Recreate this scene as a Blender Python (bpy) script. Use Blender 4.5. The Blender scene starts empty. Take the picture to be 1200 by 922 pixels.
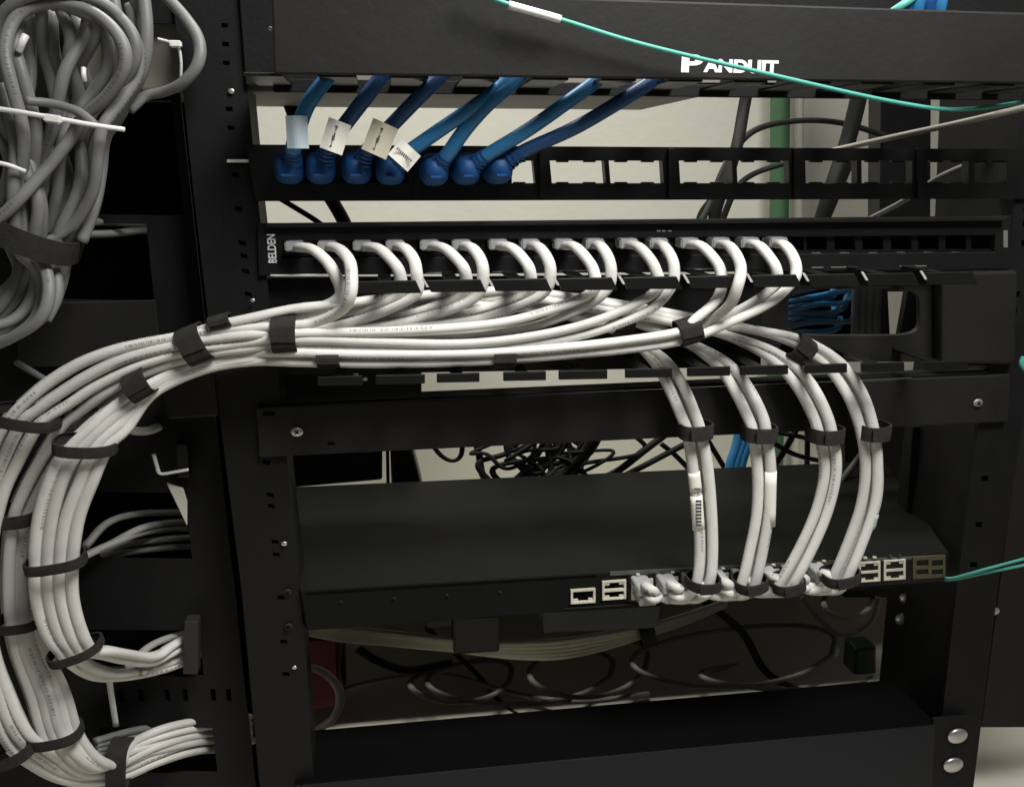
import bpy, bmesh, math, random
from mathutils import Vector, Matrix
random.seed(7)
S = bpy.context.scene
COL = S.collection
R = math.radians
# ---------------------------------------------------------------- camera
F, CX, CY = 1042.0, 600.0, 461.0            # focal length in picture units (1200 wide)
CAM = Vector((0.0, -0.75, 1.2))
cd = bpy.data.cameras.new('camera'); cam = bpy.data.objects.new('camera', cd); COL.objects.link(cam)
cam.location = CAM
cam.rotation_euler = (R(90 - 14.3), 0, R(-8.0))
cd.sensor_width = 36; cd.lens = 36 * F / 1200; cd.clip_start = .01; cd.clip_end = 50
cd.dof.use_dof = False
S.camera = cam
ROT = cam.rotation_euler.to_matrix()
# ---------------------------------------------------------------- world, lamps, exposure
W = bpy.data.worlds.new('World'); S.world = W; W.use_nodes = True
W.node_tree.nodes['Background'].inputs[0].default_value = (.9, .95, 1, 1)
W.node_tree.nodes['Background'].inputs[1].default_value = .065
def lamp(name, loc, to, size, power, col, sy=None, spread=None):
    l = bpy.data.lights.new(name, 'AREA'); l.energy = power; l.color = col
    l.shape = 'RECTANGLE'; l.size = size; l.size_y = sy or size
    if spread: l.spread = spread
    o = bpy.data.objects.new(name, l); COL.objects.link(o); o.location = loc
    o.rotation_euler = (Vector(to) - Vector(loc)).to_track_quat('-Z', 'Y').to_euler()
    return o
lamp('ceiling_lamp_front', (.42, -.60, 2.0), (.17, 0, 1.10), .50, 5.9, (1, .99, .96), .40, R(84))
lamp('ceiling_lamp_back', (.02, .36, 2.3), (.02, .62, 1.0), .7, 21, (1, .985, .92), .15)
S.view_settings.view_transform = 'Standard'; S.view_settings.look = 'None'
S.view_settings.exposure = 0; S.view_settings.gamma = 1
S.render.engine = 'CYCLES'
S.render.filter_size = 1.9

def P(px, py, Y):
    """picture point -> point of the upright plane y = Y"""
    d = ROT @ Vector(((px - CX) / F, -(py - CY) / F, -1))
    t = (Y - CAM.y) / d.y
    return CAM + d * t
FWD = ROT @ Vector((0, 0, -1))
def scale_at(p): return (p - CAM).dot(FWD) / F      # metres per picture unit

# ---------------------------------------------------------------- materials
def mat(name, col, rough=.5, metal=0, bump=.0, scale=60, var=.0, dust=0., coat=0, trans=0., spec=.5, emis=None):
    m = bpy.data.materials.new(name); m.use_nodes = True
    n = m.node_tree.nodes; l = m.node_tree.links; b = n['Principled BSDF']
    b.inputs['Roughness'].default_value = rough; b.inputs['Metallic'].default_value = metal
    b.inputs['Specular IOR Level'].default_value = spec
    b.inputs['Coat Weight'].default_value = coat
    b.inputs['Transmission Weight'].default_value = trans
    tc = n.new('ShaderNodeTexCoord')
    nz = n.new('ShaderNodeTexNoise'); nz.inputs['Scale'].default_value = scale; nz.inputs['Detail'].default_value = 6
    l.new(tc.outputs['Object'], nz.inputs['Vector'])
    c = Vector(col)
    mx = n.new('ShaderNodeMix'); mx.data_type = 'RGBA'
    mx.inputs[6].default_value = (*(c * (1 - var)), 1); mx.inputs[7].default_value = (*[min(1, k) for k in c * (1 + var)], 1)
    l.new(nz.outputs['Fac'], mx.inputs[0]); out = mx.outputs[2]
    if dust:
        d = n.new('ShaderNodeTexNoise'); d.inputs['Scale'].default_value = 420; d.inputs['Detail'].default_value = 2
        l.new(tc.outputs['Object'], d.inputs['Vector'])
        d2 = n.new('ShaderNodeTexNoise'); d2.inputs['Scale'].default_value = 14; d2.inputs['Detail'].default_value = 8
        l.new(tc.outputs['Object'], d2.inputs['Vector'])
        r = n.new('ShaderNodeMapRange'); r.inputs[1].default_value = .62; r.inputs[2].default_value = .8
        l.new(d.outputs['Fac'], r.inputs[0])
        r2 = n.new('ShaderNodeMapRange'); r2.inputs[1].default_value = .45; r2.inputs[2].default_value = .75
        r2.inputs[3].default_value = .05; r2.inputs[4].default_value = 1
        l.new(d2.outputs['Fac'], r2.inputs[0])
        mm = n.new('ShaderNodeMath'); mm.operation = 'MULTIPLY'; l.new(r.outputs[0], mm.inputs[0]); l.new(r2.outputs[0], mm.inputs[1])
        ad = n.new('ShaderNodeMath'); ad.operation = 'MULTIPLY_ADD'; l.new(r2.outputs[0], ad.inputs[0]); ad.inputs[1].default_value = .12
        l.new(mm.outputs[0], ad.inputs[2])
        ms = n.new('ShaderNodeMath'); ms.operation = 'MULTIPLY'; l.new(ad.outputs[0], ms.inputs[0]); ms.inputs[1].default_value = dust
        m2 = n.new('ShaderNodeMix'); m2.data_type = 'RGBA'; l.new(ms.outputs[0], m2.inputs[0]); l.new(out, m2.inputs[6])
        m2.inputs[7].default_value = (.2, .19, .17, 1); out = m2.outputs[2]
    l.new(out, b.inputs['Base Color'])
    if 'cable_jacket' in name:
        oi = n.new('ShaderNodeObjectInfo'); mr = n.new('ShaderNodeMapRange'); mr.inputs[3].default_value = .84; mr.inputs[4].default_value = 1.06
        l.new(oi.outputs['Random'], mr.inputs[0]); hs = n.new('ShaderNodeHueSaturation'); l.new(mr.outputs[0], hs.inputs['Value'])
        l.new(out, hs.inputs['Color'])
        uv = n.new('ShaderNodeUVMap'); sx = n.new('ShaderNodeSeparateXYZ'); l.new(uv.outputs[0], sx.inputs[0])
        def mth(op, a, b_=None):
            q_ = n.new('ShaderNodeMath'); q_.operation = op
            for i_, v_ in enumerate((a, b_)):
                if v_ is None: continue
                if isinstance(v_, (int, float)): q_.inputs[i_].default_value = v_
                else: l.new(v_, q_.inputs[i_])
            return q_.outputs[0]
        an = mth('FRACT', mth('ADD', sx.outputs[0], mth('MULTIPLY', oi.outputs['Random'], 7.3)))
        strip_ = mth('LESS_THAN', mth('ABSOLUTE', mth('SUBTRACT', an, .5)), .045)
        run = mth('GREATER_THAN', mth('FRACT', mth('MULTIPLY', sx.outputs[1], 7.0)), .55)
        n1 = n.new('ShaderNodeTexNoise'); n1.noise_dimensions = '1D'; n1.inputs['Scale'].default_value = 700; l.new(sx.outputs[1], n1.inputs['W'])
        dash = mth('GREATER_THAN', n1.outputs['Fac'], .5)
        mk = mth('MULTIPLY', mth('MULTIPLY', strip_, run), mth('MULTIPLY', dash, .6))
        n2 = n.new('ShaderNodeTexNoise'); n2.inputs['Scale'].default_value = 55; n2.inputs['Detail'].default_value = 5; l.new(tc.outputs['Object'], n2.inputs['Vector'])
        sm = n.new('ShaderNodeMapRange'); sm.inputs[1].default_value = .52; sm.inputs[2].default_value = .75; sm.inputs[4].default_value = .35; l.new(n2.outputs['Fac'], sm.inputs[0])
        g1 = n.new('ShaderNodeMix'); g1.data_type = 'RGBA'; l.new(sm.outputs[0], g1.inputs[0]); l.new(hs.outputs[0], g1.inputs[6]); g1.inputs[7].default_value = (*(c * .62), 1)
        g2 = n.new('ShaderNodeMix'); g2.data_type = 'RGBA'; l.new(mk, g2.inputs[0]); l.new(g1.outputs[2], g2.inputs[6]); g2.inputs[7].default_value = (.05, .05, .05, 1)
        l.new(g2.outputs[2], b.inputs['Base Color'])
    if bump:
        bp = n.new('ShaderNodeBump'); bp.inputs['Strength'].default_value = bump; bp.inputs['Distance'].default_value = .001
        nb = n.new('ShaderNodeTexNoise'); nb.inputs['Scale'].default_value = scale * 8; nb.inputs['Detail'].default_value = 3
        l.new(tc.outputs['Object'], nb.inputs['Vector']); l.new(nb.outputs['Fac'], bp.inputs['Height']); l.new(bp.outputs[0], b.inputs['Normal'])
    rr = n.new('ShaderNodeMapRange'); rr.inputs[3].default_value = max(0, rough - .08); rr.inputs[4].default_value = min(1, rough + .12)
    l.new(nz.outputs['Fac'], rr.inputs[0]); l.new(rr.outputs[0], b.inputs['Roughness'])
    return m
M_BLACK = mat('black_powder_coat', (.0065, .0062, .0066), .6, spec=.22, bump=.25, scale=30, var=.3, dust=.035)
M_GREYB = mat('charcoal_powder_coat', (.0125, .012, .0115), .6, spec=.25, bump=.25, scale=20, var=.2, dust=.04)
M_PLAST = mat('black_plastic', (.006, .006, .006), .4, spec=.3, bump=.1, scale=40, var=.2, dust=.02)
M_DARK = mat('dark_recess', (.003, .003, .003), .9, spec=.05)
M_WALLM = mat('painted_wall', (.58, .565, .49), .85, bump=.4, scale=9, var=.06)
M_FLOOR = mat('pale_vinyl_floor', (.74, .70, .60), .5, bump=.1, scale=6, var=.12)
M_WHITE = mat('white_cable_jacket', (.66, .65, .61), .5, spec=.35, bump=.12, scale=25, var=.07)
M_WHITE2 = mat('white_cable_jacket_aged', (.56, .55, .51), .5, bump=.12, scale=25, var=.1)
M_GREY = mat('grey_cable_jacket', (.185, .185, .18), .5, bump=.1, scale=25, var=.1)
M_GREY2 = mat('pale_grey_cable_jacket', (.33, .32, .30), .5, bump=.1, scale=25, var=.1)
M_BLUE = mat('blue_cable_jacket', (.03, .19, .42), .36, bump=.1, scale=25, var=.15)
M_BLUEB = mat('blue_plug_boot', (.010, .065, .21), .5, spec=.3, bump=.1, scale=25, var=.15)
M_TEAL = mat('teal_fibre_jacket', (.075, .36, .29), .5, scale=25, var=.1)
M_CBLK = mat('black_power_jacket', (.008, .008, .0075), .6, spec=.2, scale=30, var=.2)
M_VELC = mat('black_hook_and_loop', (.030, .029, .026), .95, bump=1.0, scale=160, var=.5, spec=.2)
M_NYLON = mat('white_nylon', (.78, .78, .75), .4, scale=20, var=.05)
M_PLUG = mat('clear_white_plug', (.66, .67, .68), .2, scale=60, var=.2, trans=.55)
M_STEEL = mat('bright_steel', (.62, .61, .58), .3, metal=.85, scale=40, var=.15)
M_PORT = mat('port_shield', (.66, .63, .52), .4, metal=.3, scale=90, var=.2)
M_PAPER = mat('label_paper', (.78, .76, .68), .7, scale=60, var=.05)
M_FILM = mat('clear_label_film', (.60, .70, .76), .3, scale=30, var=.1, trans=.3)
M_INK = mat('label_ink', (.05, .05, .05), .8)
M_PRINT = mat('white_print', (.78, .78, .77), .6, scale=60, var=.1)
M_GREEN = mat('green_pipe_paint', (.045, .11, .05), .6, bump=.1, scale=12, var=.15)
M_RED = mat('dark_red_plastic', (.16, .012, .016), .5, scale=12, var=.3)
M_DEV = mat('grey_device_metal', (.17, .16, .135), .55, scale=20, var=.15, dust=.1)
M_GREENPCB = mat('faded_green_plastic', (.012, .035, .018), .5, scale=20, var=.2)

# ---------------------------------------------------------------- object helpers
def mesh_obj(name, bm, m, parent=None, smooth=False, bevel=0):
    me = bpy.data.meshes.new(name); bmesh.ops.recalc_face_normals(bm, faces=bm.faces); bm.to_mesh(me); bm.free()
    o = bpy.data.objects.new(name, me); COL.objects.link(o)
    for x in (m if isinstance(m, (list, tuple)) else [m]): me.materials.append(x)
    if smooth:
        for f in me.polygons: f.use_smooth = True
    if parent: o.parent = parent; o.matrix_parent_inverse = parent_inv(parent)
    if bevel:
        b = o.modifiers.new('bevel', 'BEVEL'); b.width = bevel; b.segments = 2; b.limit_method = 'ANGLE'
    return o
def parent_inv(p):
    return Matrix.LocRotScale(p.location, p.rotation_euler, p.scale).inverted()
def tag(o, label=None, cat=None, group=None, kind=None):
    if label: o['label'] = label
    if cat: o['category'] = cat
    if group: o['group'] = group
    if kind: o['kind'] = kind
    return o
def thing(name, loc, label, cat, group=None):
    o = bpy.data.objects.new(name, None); COL.objects.link(o); o.location = loc; o.empty_display_size = .02
    return tag(o, label, cat, group)
def cat_rom(pts, n):
    p = [pts[0] + (pts[0] - pts[1])] + pts + [pts[-1] + (pts[-1] - pts[-2])]
    out = []
    for i in range(1, len(p) - 2):
        a, b, c, d = p[i - 1:i + 3]
        for k in range(n):
            t = k / n
            out.append(.5 * ((2 * b) + (-a + c) * t + (2 * a - 5 * b + 4 * c - d) * t * t + (-a + 3 * b - 3 * c + d) * t ** 3))
    out.append(pts[-1].copy())
    return out
KX = 1.33
def tube_bm(pts, r, sides=10, n=8, kx=KX, bm=None, taper=None):
    bm = bm or bmesh.new()
    path = cat_rom([Vector(p) for p in pts], n)
    # light smoothing takes out the kinks of the hand-placed points
    for _ in range(3):
        q = path[:]
        for i in range(1, len(path) - 1): q[i] = path[i] * .5 + (path[i - 1] + path[i + 1]) * .25
        path = q
    rings = []; ref = None; uvl = bm.loops.layers.uv.verify(); acc = [0.]
    for i in range(1, len(path)): acc.append(acc[-1] + (path[i] - path[i - 1]).length)
    for i, p in enumerate(path):
        t = (path[min(i + 1, len(path) - 1)] - path[max(i - 1, 0)])
        if t.length < 1e-9: t = Vector((1, 0, 0))
        t.normalize()
        if ref is None:
            ref = t.orthogonal().normalized()
        ref = (ref - t * ref.dot(t)).normalized(); b = t.cross(ref)
        rr = r * (taper(i / (len(path) - 1)) if taper else 1)
        ring = []
        for k in range(sides):
            a = 2 * math.pi * k / sides
            o = (ref * math.cos(a) + b * math.sin(a)) * rr
            o.x *= kx
            ring.append(bm.verts.new(p + o))
        rings.append(ring)
    for j, (a, b) in enumerate(zip(rings, rings[1:])):
        for k in range(sides):
            f = bm.faces.new((a[k], a[(k + 1) % sides], b[(k + 1) % sides], b[k]))
            for lp, uv in zip(f.loops, ((k, j), (k + 1, j), (k + 1, j + 1), (k, j + 1))): lp[uvl].uv = (uv[0] / sides, acc[uv[1]])
    bm.faces.new(rings[0][::-1]); bm.faces.new(rings[-1])
    return bm
def cable(name, pp, r, m, label=None, cat='cable', group=None, parent=None, jit=0, **k):
    pts = []
    for (x, y, Y) in pp:
        pts.append(P(x + random.uniform(-jit, jit), y + random.uniform(-jit, jit), Y + random.uniform(-jit, jit) * .0004))
    o = mesh_obj(name, tube_bm(pts, r, **k), m, parent, smooth=True)
    if label: tag(o, label, cat, group)
    return o
def add_box(bm, c, sx, sy, sz, rot=None):
    m = Matrix.Translation(c) @ (rot.to_4x4() if rot else Matrix()) @ Matrix.Diagonal((sx, sy, sz, 1))
    return bmesh.ops.create_cube(bm, size=1, matrix=m)
def bilin(q, u, v):
    return (q[0] * (1 - u) + q[1] * u) * (1 - v) + (q[3] * (1 - u) + q[2] * u) * v
def inv_bilin(q, p):
    u = v = .5
    for _ in range(12):
        e = p - bilin(q, u, v)
        du = (q[1] - q[0]) * (1 - v) + (q[2] - q[3]) * v
        dv = (q[3] - q[0]) * (1 - u) + (q[2] - q[1]) * u
        u += e.x * 1 / du.x if abs(du.x) > 1e-9 else 0
        e = p - bilin(q, u, v)
        v += e.z / dv.z
    return u, v
def grid_bm(quad, Y, th, holes=(), bm=None):
    """an upright sheet between four picture corners (TL,TR,BR,BL) at depth Y, th thick towards +y, with openings"""
    bm = bm or bmesh.new()
    q = [P(x, y, Y) for x, y in quad]
    us = {0., 1.}; vs = {0., 1.}; H = []
    for (x0, y0, x1, y1) in holes:
        u0, v0 = inv_bilin(q, P(x0, (y0 + y1) / 2, Y)); u1, _ = inv_bilin(q, P(x1, (y0 + y1) / 2, Y))
        _, va = inv_bilin(q, P((x0 + x1) / 2, y0, Y)); _, vb = inv_bilin(q, P((x0 + x1) / 2, y1, Y))
        u1 = inv_bilin(q, P(x1, (y0 + y1) / 2, Y))[0]
        h = [round(min(max(k, 0.), 1.), 5) for k in (u0, va, u1, vb)]
        H.append(h); us |= {h[0], h[2]}; vs |= {h[1], h[3]}
    us = sorted(us); vs = sorted(vs); dy = Vector((0, th, 0)); V = {}
    def vert(i, j, k):
        if (i, j, k) not in V: V[(i, j, k)] = bm.verts.new(bilin(q, us[i], vs[j]) + dy * k)
        return V[(i, j, k)]
    def solid(i, j):
        if not (0 <= i < len(us) - 1 and 0 <= j < len(vs) - 1): return False
        cu = (us[i] + us[i + 1]) / 2; cv = (vs[j] + vs[j + 1]) / 2
        return not any(h[0] < cu < h[2] and h[1] < cv < h[3] for h in H)
    for i in range(len(us) - 1):
        for j in range(len(vs) - 1):
            if not solid(i, j): continue
            for k in (0, 1): bm.faces.new([vert(i, j, k), vert(i + 1, j, k), vert(i + 1, j + 1, k), vert(i, j + 1, k)])
            for (a, b, di, dj) in (((i, j), (i + 1, j), 0, -1), ((i, j + 1), (i + 1, j + 1), 0, 1), ((i, j), (i, j + 1), -1, 0), ((i + 1, j), (i + 1, j + 1), 1, 0)):
                if not solid(i + di, j + dj):
                    bm.faces.new([vert(*a, 0), vert(*b, 0), vert(*b, 1), vert(*a, 1)])
    return bm
def slab(name, quad, Y, th, m, parent=None, holes=(), bevel=.0008):
    return mesh_obj(name, grid_bm(quad, Y, th, holes), m, parent, bevel=bevel)
def rect(x0, y0, x1, y1): return [(x0, y0), (x1, y0), (x1, y1), (x0, y1)]
def screw(parent, px, py, Y, rpx, name='screw', m=None, slot=True):
    p = P(px, py, Y); r = rpx * scale_at(p)
    bm = bmesh.new()
    mt = Matrix.Translation(p) @ Matrix.Rotation(R(90), 4, 'X') @ Matrix.Diagonal((1.2, .95, 1, 1))
    bmesh.ops.create_uvsphere(bm, u_segments=20, v_segments=10, radius=r, matrix=mt @ Matrix.Diagonal((1, 1, .38, 1)))
    o = mesh_obj(name, bm, m or M_STEEL, parent, smooth=True)
    if slot:
        b2 = bmesh.new()
        for a in (R(38), R(128)):
            add_box(b2, p + Vector((0, -r * .33, 0)), r * 1.0, r * .2, r * .24, Matrix.Rotation(a, 3, 'Y'))
        mesh_obj('recess', b2, M_DARK, o)
    return o
def band(name, px, py, Y, ang, across, along, dep, m=M_VELC, label=None, group=None, th=.0016, parent=None, cat='cable tie', overlap=True, tilt=0):
    """hook-and-loop strap round a bundle: axis angle in the picture (degrees), across/along in picture units, dep = half depth in metres"""
    c = P(px, py, Y); s = scale_at(c)
    ax = Vector((math.cos(R(ang)), 0, math.sin(R(ang)))); nr = Vector((-ax.z, 0, ax.x)); dp = Vector((0, 1, tilt))
    A = across * s; L = along * s; bm = bmesh.new(); N = 28
    rows = []
    for j, (l, t) in enumerate(((-1, 0), (-1, 1), (-.5, 1.06), (0, 1.1), (.5, 1.06), (1, 1), (1, 0))):
        ring = []
        for k in range(N):
            a = 2 * math.pi * k / N
            ca, sa = math.cos(a), math.sin(a)
            e = 2 / 2.6; ca2 = math.copysign(abs(ca) ** e, ca); sa2 = math.copysign(abs(sa) ** e, sa)
            wob = 1 + .03 * math.sin(3 * a + px) 
            step = th * t
            ring.append(bm.verts.new(c + ax * (l * L + .05 * L * math.sin(2 * a + py)) + nr * ca2 * (A * wob + step) + dp * sa2 * (dep * wob + step)))
        rows.append(ring)
    for a, b in zip(rows, rows[1:]):
        for k in range(N): bm.faces.new((a[k], a[(k + 1) % N], b[(k + 1) % N], b[k]))
    if overlap:   # the loose end of the strap folded over the front
        q = [c + ax * L * a + nr * A * b + dp * (-dep - th * 1.9) for a, b in ((-.97, .62), (.97, .68), (.97, -.30), (-.97, -.24))]
        q2 = [v + Vector((0, .0011, 0)) for v in q]
        vs = [bm.verts.new(v) for v in q + q2]
        for f in ((0, 1, 2, 3), (4, 5, 6, 7), (0, 1, 5, 4), (1, 2, 6, 5), (2, 3, 7, 6), (3, 0, 4, 7)): bm.faces.new([vs[i] for i in f])
    o = mesh_obj(name, bm, m, parent, smooth=False)
    if label: tag(o, label, cat, group)
    return o
def text(name, body, px, py, Y, hpx, wpx, m, parent, rot=0, bold=.012):
    cu = bpy.data.curves.new(name, 'FONT'); cu.body = body; cu.extrude = .02; cu.offset = bold; cu.align_x = 'LEFT'
    t = bpy.data.objects.new(name, cu); COL.objects.link(t)
    bpy.context.view_layer.update()
    me = bpy.data.meshes.new_from_object(t.evaluated_get(bpy.context.evaluated_depsgraph_get()))
    bpy.data.objects.remove(t); bpy.data.curves.remove(cu)
    xs = [v.co.x for v in me.vertices]; ys = [v.co.y for v in me.vertices]
    p = P(px, py, Y); s = scale_at(p)
    fx = wpx * s / (max(xs) - min(xs)); fy = hpx * s / (max(ys) - min(ys))
    for v in me.vertices: v.co = Vector(((v.co.x - min(xs)) * fx, (v.co.y - min(ys)) * fy, v.co.z * .01))
    me.transform(Matrix.Translation(p) @ Matrix.Rotation(R(-rot), 4, 'Y') @ Matrix.Rotation(R(90), 4, 'X'))
    me.materials.clear(); me.materials.append(m)
    o = bpy.data.objects.new(name, me); COL.objects.link(o); o.parent = parent; o.matrix_parent_inverse = parent_inv(parent)
    return o
ORD = ['first', 'second', 'third', 'fourth', 'fifth', 'sixth', 'seventh', 'eighth', 'ninth', 'tenth', 'eleventh', 'twelfth', 'thirteenth', 'fourteenth', 'fifteenth', 'sixteenth', 'seventeenth', 'eighteenth', 'nineteenth', 'twentieth', 'twenty-first', 'twenty-second', 'twenty-third', 'twenty-fourth']

# ================================================================ SETTING
FLZ = .50
bm = bmesh.new(); add_box(bm, Vector((.2, .72, 1.3)), 5, .16, 3.0)
tag(mesh_obj('wall', bm, M_WALLM), kind='structure')
bm = bmesh.new(); add_box(bm, Vector((.2, -.6, FLZ - .05)), 5, 5, .1)
tag(mesh_obj('floor', bm, M_FLOOR), kind='structure')
zl = P(600, 571, .64).z
bm = bmesh.new(); add_box(bm, Vector((.2, .4625, zl - .02)), 4.6, .355, .04)  # deep shelf added to block lamp light below; only its rear strip shows
sk = mesh_obj('light_blocking_ledge', bm, M_WALLM, bevel=.002)
tag(sk, kind='structure')
# ================================================================ RACK
rack = thing('equipment_rack', (0, .1, FLZ), 'black open steel equipment rack with square-holed rails carrying every panel', 'rack')
DL = [(196, -60), (215, 112), (227, 228), (254, 460), (283, 690), (308, 960)]       # outer side of the left rail
IL = [(283, -60), (291, 112), (303, 240), (330, 480), (352, 690), (371, 960)]
def strip(name, L, Rr, Y, th, m, parent, holes=()):
    bm = bmesh.new()
    for i in range(len(L) - 1):
        grid_bm([L[i], Rr[i], Rr[i + 1], L[i + 1]], Y, th, [h for h in holes if L[i][1] < (h[1] + h[3]) / 2 < L[i + 1][1]], bm)
    bmesh.ops.remove_doubles(bm, verts=bm.verts, dist=1e-5)
    return mesh_obj(name, bm, m, parent, bevel=.0006)
def xat(line, y):
    for a, b in zip(line, line[1:]):
        if a[1] <= y <= b[1]: return a[0] + (b[0] - a[0]) * (y - a[1]) / (b[1] - a[1])
    return line[-1][0]
holes = []
ry = 15
for k, ry in enumerate([30, 52, 74, 128, 150, 205, 222, 245, 285, 300, 318, 345, 385, 402, 542, 580, 593, 635, 650, 700, 752, 790]):
    x = xat(IL, ry) - 24
    holes.append((x - 4, ry - 2.6, x + 4, ry + 2.6))
seg_ok = []
for h in holes:
    c = (h[1] + h[3]) / 2
    if all(abs(c - p[1]) > 6 for p in DL): seg_ok.append(h)
rail_l = strip('rail', DL, IL, .004, .004, M_BLACK, rack, seg_ok)
strip('rail_backing', [(x + 4, y) for x, y in DL], [(x - 2, y) for x, y in IL], .030, .003, M_DARK, rack)  # dark sheet added so the holes don't show the bright wall
# the rail's return flange, a dark channel behind it
strip('rail_flange', [(x + 2, y) for x, y in DL], [(x + 9, y) for x, y in DL], .008, .07, M_BLACK, rack)
strip('rail_flange', [(x - 7, y) for x, y in IL], [(x - 1, y) for x, y in IL], .008, .05, M_BLACK, rack)
OR = [(1262, -60), (1245, 112), (1226, 300), (1198, 500), (1170, 685), (1136, 960)]
IR = [(1206, -60), (1196, 112), (1184, 300), (1146, 500), (1122, 685), (1090, 960)]
hr = []
for ry in [30, 52, 74, 128, 150, 172, 205, 222, 245, 262, 285, 345, 365, 385, 402, 561, 615, 662]:
    x = xat(IR, ry) + 16
    hr.append((x - 4, ry - 3.5, x + 4, ry + 3.5))
hr = [h for h in hr if all(abs((h[1] + h[3]) / 2 - p[1]) > 6 for p in IR)]
strip('rail', IR, OR, .004, .004, M_BLACK, rack, hr)
strip('rail_backing', [(x + 2, y) for x, y in IR], [(x - 2, y) for x, y in OR], .030, .003, M_DARK, rack)  # same added dark sheet, keeping the right rail's holes from showing light
strip('rail_flange', IR, [(x + 7, y) for x, y in IR], .008, .12, M_BLACK, rack)
# inner depth side of the right rail with its clip nuts
slab('side_brace', [(1070, 500), (1146, 500), (1110, 930), (1040, 930)], .10, .006, M_BLACK, rack)
for (x, y) in ((1063, 700), (1058, 725), (1058, 816), (1053, 845)):
    o = screw(rack, x, y, .094, 8, 'clip_nut', M_STEEL, slot=False)
slab('side_panel', [(1205, 430), (1420, 430), (1350, 852), (1150, 852)], .03, .02, M_GREYB, rack)
screw(rack, 1166, 716, .028, 5, 'rivet', M_STEEL, slot=False)
slab('rear_post', [(1034, -60), (1092, -60), (1090, 342), (1030, 342)], .34, .03, M_PLAST, rack)
slab('rear_post', [(1117, -60), (1240, -60), (1240, 342), (1115, 342)], .32, .004, M_PLAST, rack)
slab('rear_post', rect(990, 470, 1190, 700), .31, .03, M_BLACK, rack)  # wide dark sheet, not a post; puts the dimness here into colour
slab('rear_post', [(225, -60), (278, -60), (284, 700), (240, 700)], .34, .03, M_BLACK, rack)
# screws showing on the left rail
for (x, y, r) in ((337, 694, 4.5), (338, 734, 4.5)): screw(rack, x, y, .002, r, 'screw', M_GREYB)
for (x, y, r) in ((271, 107, 3.2), (333, 637, 3), (345, 782, 2.4)): screw(rack, x, y, .002, r, 'screw', M_STEEL, slot=False)
slab('rail_label', rect(266, 187, 301, 190.5), .0015, .001, M_PAPER, rack, bevel=0)

# ---------------------------------------------------------------- vertical cable manager at the left
vm = thing('vertical_cable_manager', P(120, 900, .05), 'tall black vertical cable manager with cut-out windows left of the rack', 'cable manager')
VL = [(-120, -60), (-110, 112), (-100, 228), (-90, 460), (-80, 690), (-70, 960)]
VR = [(x - 4, y) for x, y in DL]
quadV = [VL[0], VR[0], VR[-1], VL[-1]]
wins = [(92, 118, 208, 252), (62, 262, 176, 352), (96, 577, 221, 655), (100, 738, 236, 792), (118, 852, 252, 905)]
slots = [(x - 3, 807, x + 3, 822) for x in (142, 165, 196, 217, 250, 268)]
slab('back_panel', quadV, .045, .003, M_BLACK, vm, wins + slots)
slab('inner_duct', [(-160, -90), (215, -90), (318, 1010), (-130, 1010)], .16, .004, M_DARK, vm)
slab('cross_plate', [(20, 356), (182, 352), (190, 430), (20, 430)], .030, .006, M_GREYB, vm)
slab('finger_block', [(186, 440), (250, 436), (256, 488), (196, 492)], .0, .04, M_GREYB, vm, bevel=.002)
slab('finger', [(216, 728), (232, 728), (232, 790), (214, 790)], .022, .014, mat('brown_black_plastic', (.018, .015, .014), .6), vm, bevel=.001)
slab('finger', [(205, 520), (219, 520), (222, 560), (208, 560)], .022, .014, M_PLAST, vm, bevel=.001)
slab('lit_edge_strip', [(195, 566), (214, 572), (219, 588), (219, 616), (212, 612)][:4], .030, .003, M_WALLM, vm, bevel=.0005)  # pale colour stands in for light on the rack edge
b = tube_bm([P(180, 532, .02), P(184, 546, .02), P(188, 555, .02), P(204, 553, .02), P(221, 550, .02)], .0013)
mesh_obj('wire_clip', b, M_NYLON, vm, smooth=True)

# ================================================================ TOP CABLE MANAGER WITH THE COVER
tm = thing('horizontal_cable_manager', P(700, 90, -.04), 'grey-black covered horizontal cable manager with white PANDUIT lettering on its cover', 'cable manager')
YC = -.085
slab('cover', [(318, -14), (1260, 17), (1260, 99), (321, 87)], YC, .004, M_GREYB, tm, bevel=.0015)
bt = bmesh.new()
zb = P(600, 92, YC).z
xa = P(321, 90, YC).x; xb = P(1260, 98, YC).x
NF = 12; pitch = (xb - xa) / NF
for k in range(NF + 1):    # comb fingers under the cover
    xf = xa + (k - .5) * pitch + .004
    w = pitch * .52
    if k == NF: w = pitch * .3
    add_box(bt, Vector((xf + w / 2, (YC + .006 + .0) / 2, zb + .001)), w, -YC - .008, .0024)
mesh_obj('finger_comb', bt, M_PLAST, tm, bevel=.0005)
for (a, b) in ((402, 447), (482, 525), (560, 602), (640, 696), (716, 768), (788, 846), (868, 912)):
    slab('lit_plate_patch', [(a + 3, 83), (b + 4, 83), (b - 3, 97), (a - 3, 97)], .0015, .002, M_DEV, tm, bevel=0)  # pale slabs paint the lit back plate showing between the fingers
slab('side_bracket', [(276, -60), (330, -60), (328, 100), (288, 100)], -.001, .004, M_BLACK, tm)
bt = bmesh.new(); add_box(bt, Vector(((xa + xb) / 2, .0, zb + .0)), xb - xa + .02, .006, .010)
mesh_obj('bottom_lip', bt, M_BLACK, tm, bevel=.0006)
bt = bmesh.new(); add_box(bt, Vector(((xa + xb) / 2 - .005, .006, zb + .055)), xb - xa + .03, .003, .10)
mesh_obj('back_plate', bt, M_BLACK, tm)
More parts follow.
